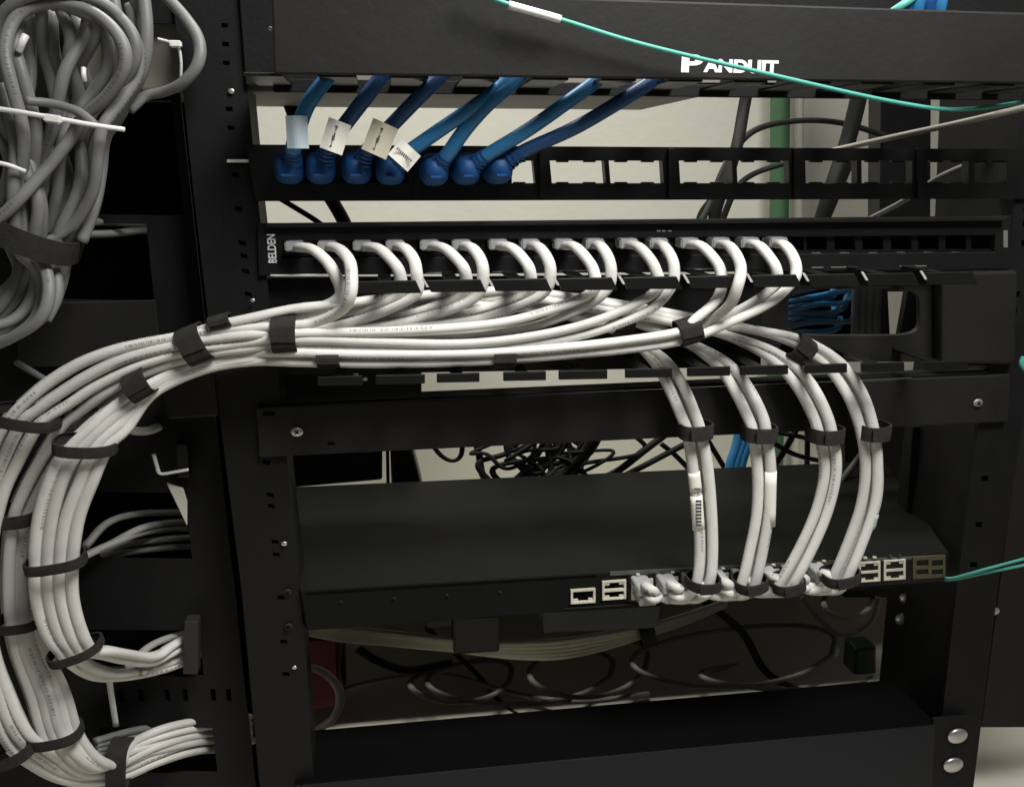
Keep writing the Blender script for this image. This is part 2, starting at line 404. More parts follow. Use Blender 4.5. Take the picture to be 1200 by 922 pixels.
# upright teeth of the comb seen below the cover
text('lettering', 'P', 798, 85, YC - .0002, 20, 26, M_PRINT, tm, rot=-.4, bold=.045)
text('lettering', 'ANDUIT', 824, 85, YC - .0002, 15, 92, M_PRINT, tm, rot=-.4, bold=.045)
screw(tm, 317, 34, YC + .01, 2.2, 'latch', M_STEEL, slot=False)
dev = thing('rear_shelf_unit', P(640, 110, .1), 'grey unit hanging behind the covered manager, only its underside showing', 'network device')
bt = bmesh.new(); 
z2 = P(600, 102, .01).z
add_box(bt, Vector((.02, .115, zb + .027)), P(925, 110, .1).x - P(285, 110, .1).x, .19, .06)
mesh_obj('casing', bt, M_DEV, dev, bevel=.002)
bt = bmesh.new()
add_box(bt, Vector((.02, .0115, zb + .06)), .5, .004, .03); mesh_obj('front_plate', bt, M_BLACK, dev)

# ================================================================ KEYSTONE PANEL
kp = thing('keystone_panel', P(700, 203, 0), 'black modular jack panel, mostly empty openings, blue plugs in its left end', 'patch panel')
mods = [341, 488.5, 636, 787, 934.5, 1079, 1190]
kh = []
for a, b in zip(mods[1:], mods[2:]):
    w = b - a
    if a > 1000: kh += [(a + 8, 188.5, a + 56, 215), (a + 63, 188.5, b - 10, 215)]; continue
    kh += [(a + 9.5, 188.5, a + w * .5 - 2.5, 215), (a + w * .5 + 3, 188.5, b - 10, 215)]
slab('frame', [(288, 169.5), (1206, 175), (1204, 233), (300, 236)], 0, .010, M_PLAST, kp, kh + [(324, 186, 478, 215)])
bt = bmesh.new()
for a in mods[1:-1]:                     # raised dividers between modules
    grid_bm(rect(a - 3.5, 174, a + 3.5, 232), -.004, .005, (), bt)
for (x0, y0, x1, y1) in kh:               # small snap tabs at the edge of each opening
    for f in (.22, .72):
        xx = x0 + (x1 - x0) * f
        grid_bm(rect(xx - 7, 187, xx + 7, 190.4), .003, .005, (), bt)
        grid_bm(rect(xx - 7, 213.4, xx + 7, 216.5), .003, .005, (), bt)
mesh_obj('module_divider', bt, M_PLAST, kp, bevel=.0003)
slab('rear_lip', [(300, 217), (1200, 217), (1200, 232), (300, 234)], .0115, .018, M_BLACK, kp)
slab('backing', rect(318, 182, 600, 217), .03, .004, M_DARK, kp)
# ================================================================ 24-PORT PATCH PANEL
pp = thing('port_patch_panel', P(700, 290, 0), 'black twenty-four port patch panel lettered BELDEN with white cables plugged in', 'patch panel')
PXS = [343, 381, 422, 460, 500, 537, 580, 617, 656, 692, 731, 766, 802, 838, 872, 905, 930, 957, 990, 1023, 1056, 1088, 1120, 1150]
def ln(y0, y1, x, x0=300, x1=1190): return y0 + (y1 - y0) * (x - x0) / (x1 - x0)
ph = [(x - 12, ln(280, 275.5, x), x + 12, ln(297, 292, x)) for x in PXS]
ph2 = []
for i, h in enumerate(ph):
    h = list(h)
    if i and h[0] < ph2[-1][2] + 3: h[0] = ph2[-1][2] + 3
    ph2.append(tuple(h))
slab('faceplate', [(301, 262), (1186, 253), (1184, 316), (303, 323)], 0, .006, M_BLACK, pp, [(331, 279.5, 1166, 299)] )
bt = bmesh.new()
slab('port_strip', [(331, 279), (1166, 274), (1166, 299), (331, 300)], .004, .006, M_PLAST, pp, ph2, bevel=.0004)
slab('top_ridge', [(312, 262), (1180, 253.5), (1180, 259), (312, 267)], -.006, .007, M_GREYB, pp)
slab('rear_housing', [(331, 276), (1166, 272), (1166, 300), (331, 302)], .022, .01, M_DARK, pp)
for i, x in enumerate(PXS):
    y = ln(300.5, 296.5, x)
    if i >= 16: slab('lit_port_tick', rect(x - 5, y - 1.2, x + 5, y + 1.6), .001, .004, mat('tick_print_grey', (.16, .16, .15), .5) if i == 16 else bpy.data.materials['tick_print_grey'], pp, bevel=0)  # grey tick puts the light caught under each empty port into colour
# pale print lines under the ports
for (a, b) in ((317, 388), (500, 527), (577, 600), (655, 690), (805, 838), (951, 965), (974, 1006), (1054, 1086)):
    slab('print_line', [(a, ln(323, 310.5, a) - .9), (b, ln(323, 310.5, b) - .9), (b, ln(323, 310.5, b) + .4), (a, ln(323, 310.5, a) + .4)], -.0006, .001, M_PRINT if a < 320 else bpy.data.materials['tick_print_grey'], pp, bevel=0)
text('lettering', 'BELDEN', 324.5, 308, -.0006, 9.5, 33, M_PRINT, pp, rot=90, bold=.02)
for i, x in enumerate((770, 776, 783)): slab('print_and_glint_mark', rect(x, 270, x + 4, 271.6), -.0066, .001, bpy.data.materials['tick_print_grey'], pp, bevel=0)
slab('print_and_glint_mark', rect(1176, 270, 1181, 290), -.0006, .001, bpy.data.materials['tick_print_grey'], pp, bevel=0)  # pale strip paints the reflection at the panel's right end

# ================================================================ OPEN FINGER DUCT
fd = thing('finger_duct', P(700, 380, 0), 'open black horizontal finger duct carrying the white trunk, oval window at right', 'cable manager')
def oval_holes(x0, y0, x1, y1, n=7):
    hs = []; hh = (y1 - y0); r = 15.
    for k in range(n):
        a = y0 + hh * k / n; b = y0 + hh * (k + 1) / n; c = (a + b) / 2
        d = min(c - y0, y1 - c); ins = r - math.sqrt(max(0, r * r - (r - min(d, r)) ** 2))
        hs.append((x0 + ins, a, x1 - ins, b))
    return hs
def profile_plate(name, outer, inner, Y, th, m, parent):
    """plate with one rounded opening: outer and inner loops of equal length, in picture points"""
    bm = bmesh.new(); n = len(outer); loops = []
    for k in (0, th):
        loops.append([bm.verts.new(P(x, y, Y) + Vector((0, k, 0))) for x, y in outer]); loops.append([bm.verts.new(P(x, y, Y) + Vector((0, k, 0))) for x, y in inner])
    for i in range(n):
        j = (i + 1) % n
        for a, b in ((0, 1), (2, 3), (0, 2), (1, 3)):
            bm.faces.new((loops[a][i], loops[a][j], loops[b][j], loops[b][i]))
    return mesh_obj(name, bm, m, parent, bevel=.0005)
cx, cy, hw, hh = 1001, 366, 77, 27
inner = []; outer = []
for k in range(48):
    a = 2 * math.pi * (k + .5) / 48; ca, sa = math.cos(a), math.sin(a)
    e = 2 / 5.5
    inner.append((cx + hw * math.copysign(abs(ca) ** e, ca), cy + hh * math.copysign(abs(sa) ** e, sa)))
    t = min(109 / max(abs(ca) * 1, 1e-6) if True else 0, 58 / max(abs(sa), 1e-6))
    outer.append((cx + ca * t, cy + sa * t))
slab('back_plate', [(304, 326), (892, 321), (892, 430), (306, 440)], .014, .003, M_BLACK, fd)
slab('back_plate', [(1110, 318), (1186, 316), (1186, 428), (1110, 428)], .012, .003, M_BLACK, fd)
oo = [(min(max(x, 888), 1112), min(max(y, 318), 428)) for x, y in outer]
profile_plate('window_plate', oo, inner, .0135, .006, M_GREYB, fd)
slab('side_wing', [(1104, 319), (1194, 317), (1190, 427), (1104, 427)], -.004, .014, M_GREYB, fd, bevel=.003)
YL = -.062
gaps = [497, 573, 650, 727, 803, 877, 943, 1012, 1081]
edges = [412] + gaps + [1150]
for a, b in zip(edges, edges[1:]):
    ya = ln(330, 318.5, a, 412, 1150) + 0; yb = ln(330, 318.5, b, 412, 1150)
    f = slab('finger', [(a + 3, ya), (b - 10, yb), (b - 3, yb + 15), (a + 8, ya + 14)], YL, .003, M_PLAST, fd, bevel=.0006)
    # arm of the finger running back to the plate
    bt = bmesh.new(); c0 = P((a + b) / 2 - 4, (ya + yb) / 2 + 3, YL); s = scale_at(c0)
    add_box(bt, Vector((c0.x, (YL + .014) / 2 + .002, c0.z)), 16 * s, -YL + .010, .002)
    mesh_obj('finger_arm', bt, M_PLAST, f, bevel=.0004)
tick = bmesh.new()
for g in gaps:
    y = ln(330, 318.5, g, 412, 1150)
    grid_bm([(g - 3, y - 2), (g, y - 2), (g + 6, y + 8), (g + 3, y + 8)], YL + .0005, .001, (), tick)
mesh_obj('gap_tick', tick, mat('pale_tick_plastic', (.45, .45, .44), .5), fd)  # pale slanted ticks at the gaps between the upper fingers
low = [(372, 425), (440, 498), (512, 562), (590, 640), (655, 712), (733, 788), (806, 856), (868, 924), (944, 993), (1010, 1060), (1082, 1135)]
for a, b in low:
    ya = ln(441, 424, a, 400, 1080)
    f = slab('finger', [(a, ya), (b, ya - 1.2), (b, ya + 9.5), (a, ya + 10.5)], YL, .003, M_PLAST, fd, bevel=.0006)
    bt = bmesh.new(); c0 = P((a + b) / 2, ya + 5, YL); s = scale_at(c0)
    add_box(bt, Vector((c0.x, (YL + .014) / 2 + .002, c0.z)), 14 * s, -YL + .010, .002)
    mesh_obj('finger_arm', bt, M_PLAST, f, bevel=.0004)
for (x, y, r) in ((417, 440, 3), (428, 444, 2.4), (458, 443, 2.4), (296, 352, 2.4)): screw(fd, x, y, .010 if x > 300 else -.001, r, 'screw', M_STEEL, slot=False)

# ================================================================ BLANK CROSSBAR
cb = thing('blank_panel', P(700, 490, 0), 'long black blank filler panel with one steel screw at each end', 'panel')
slab('plate', [(300, 478), (1184, 439), (1182, 494), (304, 536)], -.002, .005, M_GREYB, cb, bevel=.001)
slab('top_fold', [(304, 473.5), (1182, 434.5), (1182, 437.5), (304, 477)], .004, .02, M_BLACK, cb)
screw(cb, 348, 506, -.003, 6.2, 'screw', M_STEEL); screw(cb, 1146, 472, -.003, 5.2, 'screw', mat('dull_steel', (.3, .3, .28), .5, metal=.6))
slab('slot', rect(308, 483, 322, 487), -.0026, .001, M_DARK, cb, bevel=0)
slab('slot', rect(384, 518, 392, 521), -.0026, .001, M_DARK, cb, bevel=0)

# ================================================================ SWITCH
sw = thing('network_switch', P(740, 690, .0), 'dark rack-mounted network switch with white cables in its front ports', 'network switch')
q = [(352, 692), (1112, 647), (1112, 683), (360, 739)]
tl, tr, br, bl = [P(x, y, -.002) for x, y in q]
DEP = .275
bm = bmesh.new()
back = [v + Vector((dx, DEP, 0)) for v, dx in zip((tl, tr, br, bl), (-.10, .09, .09, -.10))]
vs = [bm.verts.new(v) for v in [tl, tr, br, bl] + back]
for f in ((0, 1, 2, 3), (4, 5, 6, 7), (0, 1, 5, 4), (1, 2, 6, 5), (2, 3, 7, 6), (3, 0, 4, 7)): bm.faces.new([vs[i] for i in f])
M_SW = mat('dark_switch_paint', (.0075, .0077, .0072), .5, spec=.06, bump=.15, scale=18, var=.15, dust=.02)
mesh_obj('casing', bm, M_SW, sw, bevel=.0012)
slab('vent_strip', [(715, 670), (1108, 650), (1108, 653.5), (715, 674.5)], -.0032, .001, mat('vent_grey', (.07, .07, .06), .4, scale=900, var=.9), sw, bevel=0)
slab('port_bezel', [(736, 675), (1106, 653), (1106, 681), (736, 705)], -.0034, .002, M_PLAST, sw, bevel=.0003)
def port(parent, x0, y0, x1, y1, dbl=True, sl=-.07, Y=-.0046):
    def q_(a, b, c, d): return [(a, b + sl * (a - x0)), (c, b + sl * (c - x0)), (c, d + sl * (c - x0)), (a, d + sl * (a - x0))]
    ym = (y0 + y1) / 2; t = 2.6
    hs = [(x0 + t, y0 + 2, x1 - t, ym - 1.2), (x0 + t, ym + 1.6, x1 - t, y1 - 2)] if dbl else [(x0 + t, y0 + 2.4, x1 - t, y1 - 2.4)]
    f = slab('port', q_(x0, y0, x1, y1), Y, .004, M_PORT, parent, [(a, b + sl * ((a + c) / 2 - x0), c, d + sl * ((a + c) / 2 - x0)) for a, b, c, d in hs], bevel=.0002)
    mesh_obj('socket', grid_bm(q_(x0 + 1.5, y0 + 1, x1 - 1.5, y1 - 1), Y + .0026, .0005), M_DARK, f)
    bm = bmesh.new()
    for (a, b, c, d) in hs:     # latch notch corners
        w = (c - a) * .25; 
        yy = d if dbl and b > ym or not dbl else b
        for (u0, u1) in ((a, a + w), (c - w, c)):
            if yy == d: grid_bm(q_(u0, d - 3, u1, d + .5), Y + .0008, .002, (), bm)
            else: grid_bm(q_(u0, b - .5, u1, b + 2.6), Y + .0008, .002, (), bm)
    mesh_obj('notch', bm, M_PORT, f)
    return f
port(sw, 669, 691.5, 698, 708, dbl=False)
port(sw, 706, 681.5, 734, 703.5)
for k in range(11):
    x = 740 + k * 29.6
    port(sw, x, 679.5 - (x - 740) * .0765, x + 25.5, 703 - (x - 740) * .0765)
slab('optical_slot', [(1070, 653), (1108, 650.5), (1108, 676), (1070, 678.5)], -.0046, .002, mat('dim_brass', (.10, .085, .045), .4, metal=.4, scale=200, var=.5), sw, [(1074, 656, 1088, 663), (1092, 656, 1105, 663), (1074, 667, 1088, 673), (1092, 667, 1105, 673)], bevel=.0002)
slab('port_lip', [(662, 712.5), (740, 707.5), (740, 709), (662, 714)], -.0035, .001, M_GREYB, sw, bevel=0)

for k in range(4):     # small screws along the switch edges and a status lamp row
    screw(sw, 400 + 62 * k, 705 - 3.9 * k, -.0035, 1.8, 'screw', M_GREYB, slot=False)
slab('seam', [(358, 694.6), (700, 673.4), (700, 674.2), (358, 695.5)], -.0032, .001, M_DARK, sw, bevel=0)
for k in range(11):
    x = 742 + k * 29.6
    slab('status_lamp', rect(x + 4, 672.5 - (x - 742) * .0735, x + 8, 674.3 - (x - 742) * .0735), -.0052, .002, M_GREENPCB if k % 3 else M_PORT, sw, bevel=0)
    slab('status_lamp', rect(x + 15, 672 - (x - 742) * .0735, x + 19, 673.8 - (x - 742) * .0735), -.0052, .002, M_PORT if k % 2 else M_GREENPCB, sw, bevel=0)
# ================================================================ UNDERSIDE UNIT, REAR BOX, BASE
bu = thing('base_unit', P(700, 900, 0), 'wide dark unit across the rack bottom with bright screws at its right end', 'rack unit')
tl, tr, br, bl = [P(x, y, -.004) for x, y in [(345, 920), (1098, 848), (1090, 985), (352, 1060)]]
bm = bmesh.new(); back = [v + Vector((0, .085, 0)) for v in (tl, tr, br, bl)]
vs = [bm.verts.new(v) for v in [tl, tr, br, bl] + back]
for f in ((0, 1, 2, 3), (4, 5, 6, 7), (0, 1, 5, 4), (1, 2, 6, 5), (2, 3, 7, 6), (3, 0, 4, 7)): bm.faces.new([vs[i] for i in f])
mesh_obj('casing', bm, M_DARK, bu, bevel=.0015)
slab('front_face', [(346, 921), (1096, 849.5), (1089, 984), (353, 1058)], -.0065, .002, mat('blue_black_paint', (.009, .0095, .013), .45, spec=.25, bump=.2, scale=14, var=.3, dust=.03), bu, bevel=.0008)
slab('mounting_ear', [(1094, 842), (1140, 838), (1136, 960), (1088, 960)], -.005, .004, M_BLACK, bu)
screw(bu, 1122, 862, -.007, 10.5, 'screw', M_STEEL, slot=False); screw(bu, 1117, 896, -.007, 10.5, 'screw', M_STEEL, slot=False)
rb = thing('rear_power_box', P(390, 545, .33), 'black box at the rack rear showing above the pale wall strip', 'box')
slab('casing', [(330, 500), (448, 500), (448, 562.5), (330, 573)], .31, .1, M_BLACK, rb, bevel=.003)
slab('lid_edge', [(452, 520), (456, 520), (457, 582), (453, 582)], .31, .02, M_BLACK, rb)
rc = tag(slab('power_adapter', [(457, 520), (482, 520), (497, 578), (459, 582)], .30, .06, M_PLAST, bevel=.004), 'slanted black power adapter hanging between the rear box and the wall', 'adapter')
cr = tag(slab('cable_clamp', [(530, 722), (585, 720), (586, 764), (532, 768)], .04, .03, M_PLAST, bevel=.003), 'black clamp holding the dim cream cables under the switch', 'clamp')
slab('tab', [(500, 728), (530, 724), (530, 734), (500, 736)], .045, .006, M_PLAST, cr)
ub = tag(slab('under_shelf_bracket', [(635, 716), (775, 708), (770, 736), (637, 742)], .03, .05, mat('dark_blue_paint', (.010, .012, .02), .5), bevel=.002), 'dark blue bracket tucked directly under the switch ports', 'bracket')

exec_cables = True
# ================================================================ WHITE CABLES FROM THE PATCH PANEL
RC = .0038
# control points below the duct lips for each of the sixteen cables, right to left, up to the strap at x=335
PD = [
 [(400, 345), (375, 361), (345, 371)],
 [(411, 345), (400, 364), (370, 378), (345, 381)],
 [(468, 345), (440, 358), (400, 370), (345, 380)],
 [(488, 343), (465, 358), (425, 374), (385, 383), (345, 386)],
 [(545, 342), (520, 356), (470, 369), (410, 379), (345, 388)],
 [(562, 342), (540, 358), (490, 374), (430, 384), (345, 390)],
 [(620, 341), (590, 355), (530, 371), (460, 380), (345, 389)],
 [(640, 340), (615, 356), (560, 375), (490, 384), (420, 388), (345, 391)],
 [(697, 339), (670, 354), (610, 373), (550, 383), (450, 389), (345, 391)],
 [(712, 339), (685, 360), (630, 381), (560, 392), (450, 394), (345, 394)],
 [(772, 337), (745, 356), (690, 379), (620, 395), (540, 403), (440, 401), (345, 399)],
 [(786, 337), (760, 364), (700, 388), (640, 400), (560, 409), (440, 408), (345, 407)],
 [(846, 335), (838, 354), (815, 374), (798, 388), (740, 398), (660, 407), (560, 414), (440, 415), (345, 413)],
 [(864, 335), (855, 358), (828, 378), (800, 394), (740, 404), (660, 412), (560, 418), (440, 418), (345, 416)],
 [(908, 334), (880, 356), (832, 379), (803, 391), (740, 402), (660, 411), (560, 420), (440, 421), (345, 419)],
 [(928, 332), (900, 357), (850, 380), (806, 398), (745, 408), (660, 416), (560, 423), (440, 426), (345, 424)],
]
PY = [-.036, -.050, -.028, -.036, -.022, -.034, -.022, -.040, -.052, -.041, -.052, -.049, -.052, -.041, -.036, -.048]
# lanes left of the strap: every lane is (list of picture points with depth)
def off(path, dx, dy, dY): return [(x + dx, y + dy, Y + dY) for x, y, Y in path]
A0 = [(300, 384, -.05), (250, 388, -.05), (200, 396, -.05), (150, 406, -.05), (100, 423, -.048), (60, 447, -.046), (34, 468, -.046), (14, 488, -.046), (-8, 520, -.042), (-30, 590, -.04), (-36, 680, -.04), (-30, 760, -.04), (-12, 820, -.04), (8, 868, -.04), (36, 893, -.035), (80, 915, -.02), (135, 912, 0), (185, 892, .016), (235, 878, .060), (290, 878, .13)]
A1 = [(300, 392, -.052), (250, 397, -.052), (200, 406, -.052), (150, 419, -.052), (105, 440, -.05), (68, 463, -.048), (44, 480, -.048), (28, 493, -.048), (8, 530, -.042), (-14, 590, -.04), (-26, 680, -.04), (-19, 760, -.04), (0, 820, -.04), (20, 862, -.042), (48, 888, -.036), (85, 908, -.02), (135, 905, 0), (185, 884, .016), (235, 868, .060), (290, 868, .13)]
A2 = [(300, 400, -.05), (250, 406, -.05), (200, 416, -.05), (155, 431, -.05), (112, 453, -.048), (80, 474, -.046), (58, 488, -.046), (43, 500, -.046), (22, 540, -.04), (0, 590, -.038), (-15, 680, -.036), (-8, 760, -.036), (11, 815, -.038), (30, 855, -.042), (56, 880, -.036), (92, 898, -.02), (140, 896, 0), (185, 876, .016), (235, 860, .060), (290, 860, .13)]
A3 = [(300, 407, -.048), (250, 413, -.048), (200, 426, -.046), (160, 441, -.045), (122, 461, -.044), (94, 482, -.04), (72, 500, -.038), (50, 535, -.034), (28, 575, -.03), (14, 615, -.028), (10, 690, -.026), (17, 755, -.026), (38, 815, -.03), (50, 858, -.034), (72, 892, -.03), (110, 908, -.016), (150, 890, .0), (190, 872, .016), (235, 862, .060), (290, 862, .13)]
def C(k, dY=0):   # lanes of the middle vertical bundle, k strand widths to the right
    w = 8.6 * k
    return [(300, 409 + 2.2 * k, -.042 + dY), (250, 416 + 2 * k, -.040 + dY), (200, 428 + 2.5 * k, -.036 + dY), (165, 444 + 4 * k, -.033 + dY), (130, 464 + 5 * k, -.03 + dY), (102 + w * .2, 490 + 4 * k, -.026 + dY), (78 + w * .4, 520 + 2 * k, -.024 + dY), (52 + w * .6, 555, -.022 + dY), (26 + w * .8, 600, -.02 + dY), (12 + w * .85, 650, -.02 + dY), (11 + w * .9, 700, -.022 + dY), (17 + w, 755, -.026 + dY), (39 + w * 1.1, 812, -.030 + dY), (51 + w * 1.15, 858, -.034 + dY), (72 + w * 1.2, 888, -.032 + dY), (100 + w * 1.15, 904 - 2 * k, -.020 + dY), (142 + w * .3, 893 - 5 * k, 0 + dY), (190, 886 - 8 * k, .018), (238, 876 - 8 * k, .060), (292, 872 - 8 * k, .13)]
def B(k, dY=0, low=0):
    w = 14.8 * k
    p = [(300, 414 + 3 * k, -.044 + dY), (250, 424 + 2 * k, -.044 + dY), (205, 437 + 3 * k, -.046 + dY), (172, 452 + 5 * k, -.05 + dY), (136 + w * .28, 475 + 9 * k, -.056 + dY), (102 + w * .6, 505 + 5 * k, -.06 + dY), (78 + w * .85 + (3 if k > 1.5 else -1), 530 + 3 * k, -.062 + dY), (60 + w + (5 if k > 1.5 else -1), 562, -.062 + dY), (46 + w + (2 if k > 1.5 else 0), 606, -.06 + dY), (41 + w, 655, -.058 + dY), (43 + w * .95, 700, -.056 + dY), (53 + w * .95, 738, -.054 + dY), (70 + w * .85, 764 - k, -.05 + dY)]
    if k < 1.5 or low: p += [(92 + w * .9, 784 - 3 * k, -.036 + dY), (120 + w * .8, 794 - 5 * k, -.015 + dY), (165 + w * .4, 790 - 6 * k, .01), (210, 778 - 6 * k, .04), (245, 760 - 6 * k, .09)]
    else: p += [(98 + w * .75, 775 - 4 * k, -.04 + dY), (128 + w * .6, 785 - 6 * k, -.02 + dY), (165 + w * .4, 790 - 7 * k, .005), (205, 781 - 9 * k, .03), (245, 764 - 10 * k, .09)]
    return p
lanes = [off(A0, 0, 1, .012), A0, off(A1, 3, -2, .012), off(A2, 0, -3, .012), C(4, .006), off(A1, 6, 0, .018), C(3, .004), A1, A2, A3, C(1), C(2), B(0), B(1), B(2), B(3)]
# the strand order inside the trunk follows the panel order from left to right
place = {0: 'strand curling down from', }
for i in range(16):
    x0 = PXS[i]; lip = PD[i][0]
    ex = [395, 410, 471, 486, 548, 564, 624, 643, 698, 714, 771, 788, 847, 866, 912, 931][i]
    v_ = i * .28; D_ = ex - x0
    if i % 2 == 0: head = [(x0 + 2, 290 - v_, .012), (x0 + 8, 290 - v_, -.014), (x0 + .45 * D_, 292 - v_, -.030), (x0 + .76 * D_, 306 - v_, -.040), (x0 + .94 * D_, 320 - v_, -.045)]
    else: head = [(x0 + 2, 290 - v_, .012), (x0 + 7, 290 - v_, -.014), (x0 + .58 * D_, 292 - v_, -.030), (x0 + .95 * D_, 305 - v_, -.040), (ex + 2, 321 - v_, -.045)]
    body = [(x, y, -.046 + (PY[i] + .046) * min(1, (k + 1) / 3)) for k, (x, y) in enumerate(PD[i])]
    if i in (1, 13):   # these two hang in front of the lip
        head[-1] = (head[-1][0], head[-1][1], -.062); body[0] = (*body[0][:2], -.068); head[-2] = (*head[-2][:2], -.055)
        body[1] = (*body[1][:2], -.060)
    path = head + body + lanes[i]
    side = 'left' if i % 2 == 0 else 'right'
    pair = ORD[i // 2]
    pair = pair if i < 14 else 'last'
    dest = 'outer left bundle' if i in (0, 1, 2, 3, 5, 7, 8) else ('middle left bundle' if i in (4, 6, 9, 10, 11) else 'front left bundle')
    o = cable('network_cable', path, RC, M_WHITE, f'white cable from the {side} port of the {pair} plugged pair, joining the {dest}', 'cable', 'white cables plugged into the port patch panel', jit=.35)
    bm = bmesh.new(); c = P(x0 + 3, 288 - i * .3, -.004); s = scale_at(c)
    add_box(bm, c, 22 * s, .018, 12 * s)
    bmesh.ops.bevel(bm, geom=bm.edges[:], offset=.0012, segments=2, affect='EDGES')
    mesh_obj('plug', bm, M_PLUG, o)

# ================================================================ WHITE CABLES DROPPING TO THE SWITCH
# each drop: strap centre, strand offsets, route
rt = {
 0: [(560, 352, -.02), (640, 362, -.016), (700, 378, -.014), (745, 400, -.012), (775, 425, -.014), (793, 455, -.022), (806, 485, -.03), (813, 505, -.034), (820, 550, -.034), (825, 610, -.034), (827, 655, -.036), (824, 682, -.038)],
 1: [(600, 349, -.014), (680, 358, -.012), (750, 378, -.012), (808, 402, -.012), (848, 428, -.014), (870, 458, -.022), (885, 488, -.03), (890, 506, -.034), (894, 550, -.034), (893, 600, -.034), (886, 645, -.036), (878, 682, -.038)],
 2: [(600, 345, -.022), (700, 358, -.02), (780, 374, -.016), (850, 392, -.014), (905, 415, -.014), (938, 445, -.022), (958, 480, -.03), (967, 508, -.034), (973, 550, -.034), (964, 598, -.034), (945, 642, -.036), (922, 684, -.038)],
 3: [(600, 347, -.010), (700, 356, -.010), (790, 370, -.010), (870, 384, -.010), (930, 398, -.012), (975, 425, -.014), (1002, 462, -.026), (1016, 503, -.034), (1022, 545, -.034), (1019, 590, -.034), (1003, 635, -.036), (985, 676, -.038)],
}
offs = [(-8, 0, 0), (8, 0, -.001), (-4, 2, .009), (6, -1, .010)]
ntgt = 0
for d in range(4):
    for k, (dx, dy, dY) in enumerate(offs):
        yl = 349 + d * 3 + k * 2.4
        dep = -.018 + .004 * k + .003 * d
        start = [(345, 378 + 4 * k + 2 * d, dep - .008), (400, 362 + 2.5 * k + 2.5 * d, dep), (470, yl, dep)]
        if d == 2 and k == 0: start = [(345, 362, -.044), (400, 356, -.040), (470, 348, -.03)]
        body = []
        for j, (x, y, Y) in enumerate(rt[d]):
            f = min(1, j / 5)
            # strands lie stacked across the run: vertical stacking while horizontal, side by side when dropping
            nx = dx * f; ny = (1 - f) * (dx * .55 + dy) + dy * f * .3 * (1 if j < 6 else 0)
            tw = 4 * math.sin(j * .8 + d + k * 1.3) * (.5 if j < 10 else .2)
            body.append((x + nx + (tw if j > 7 else 0), y + ny - dx * .25 * (1 if 3 < j < 7 else 0), Y + dY))
        col = d * 2.4 + (k % 4) * .55
        tx = 752 + 29.6 * (d * 2 + (k % 2)) + 1.5 * (k // 2)
        ty = (686 if k < 2 else 697) - (tx - 752) * .0765
        ex, ey, eY = body[-1]
        tail = [(ex - 8 - 3 * k, 697 - d * 3 + (k % 2) * 4, -.034 + .004 * k), (ex - 26 - 5 * k, 703 - d * 3.6 - (k % 3) * 3, -.028 + .003 * k)]
        mid = (ex - 26 + tx) / 2
        if ex - tx > 45: tail += [(mid, 700 - (mid - 752) * .075 - (k % 2) * 4, -.024)]
        tail += [(tx + 14, ty + 6, -.037), (tx + 6, ty + 1.5, -.031), (tx + 2, ty, -.012)]
        # left end: joins the trunk behind and runs down one of the three left bundles
        if d == 0: ext = off(C(k * .75 + .3), 0, -4, .022)
        elif d == 1: ext = off(B(k * .85), 0, -4, .020)
        elif d == 2: ext = off([A0, A1, A2, A3][k], -3, 0, .030)
        else: ext = off(B(k * .8), 3, -3, .034)
        ext = list(reversed([p for p in ext]))
        if d == 2 and k == 0:
            ext[-1] = (290, 374, -.05); ext[-2] = (252, 382, -.05); ext[-3] = (200, 398, -.04)
        path = ext + start + body + tail
        side = ['front left strand', 'front right strand', 'rear left strand', 'rear right strand'][k]
        dn = ['leftmost drop bundle over the switch', 'second drop bundle over the switch', 'third drop bundle over the switch', 'rightmost drop bundle over the switch'][d]
        o = cable('network_cable', path, RC * (1.02 if k < 2 else .95), M_WHITE, f'white cable, {side} of the {dn}', 'cable', 'white cables dropping to the network switch', jit=.3)
        bm = bmesh.new(); c = P(tx + 1, ty, -.016); s = scale_at(c)
        add_box(bm, c, 20 * s, .028, 10.5 * s); bmesh.ops.bevel(bm, geom=bm.edges[:], offset=.0008, segments=2, affect='EDGES')
        mesh_obj('plug', bm, M_PLUG, o)
        def wrap(pts, r, m_=M_PAPER): return mesh_obj('label_sleeve', tube_bm([P(*p) for p in pts], r, sides=14, n=4), m_, o, smooth=True)
        if d == 0 and k == 0:
            i0 = body[8]; i1 = body[9]; i2 = body[10]
            wrap([(i0[0] * .9 + i1[0] * .1, 553, i0[2]), (i0[0] * .5 + i1[0] * .5, 575, i1[2])], RC * 1.12)
            wrap([(i0[0] * .45 + i1[0] * .55, 580, i1[2]), (i1[0] * .8 + i2[0] * .2, 620, i1[2])], RC * 1.12)
            bm = bmesh.new()
            for yy in range(586, 616, 4): grid_bm(rect(i1[0] - 3, yy, i1[0] + 3.5, yy + 2.2), i1[2] - RC * 1.16, .0003, (), bm)
            grid_bm(rect(i1[0] - 5, 572, i1[0] + 2, 573.5), i1[2] - RC * 1.16, .0003, (), bm)
            mesh_obj('label_print', bm, M_INK, o)
        if d == 1 and k == 1:
            wrap([(body[8][0], 552, body[8][2]), (body[9][0] + 1, 616, body[9][2])], RC * 1.1)
        if d == 3 and k == 1:
            a, b_ = body[9], body[10]
            wrap([(a[0] * .85 + b_[0] * .15, 602, a[2]), (a[0] * .5 + b_[0] * .5, 619, a[2])], RC * 1.14, M_FILM)

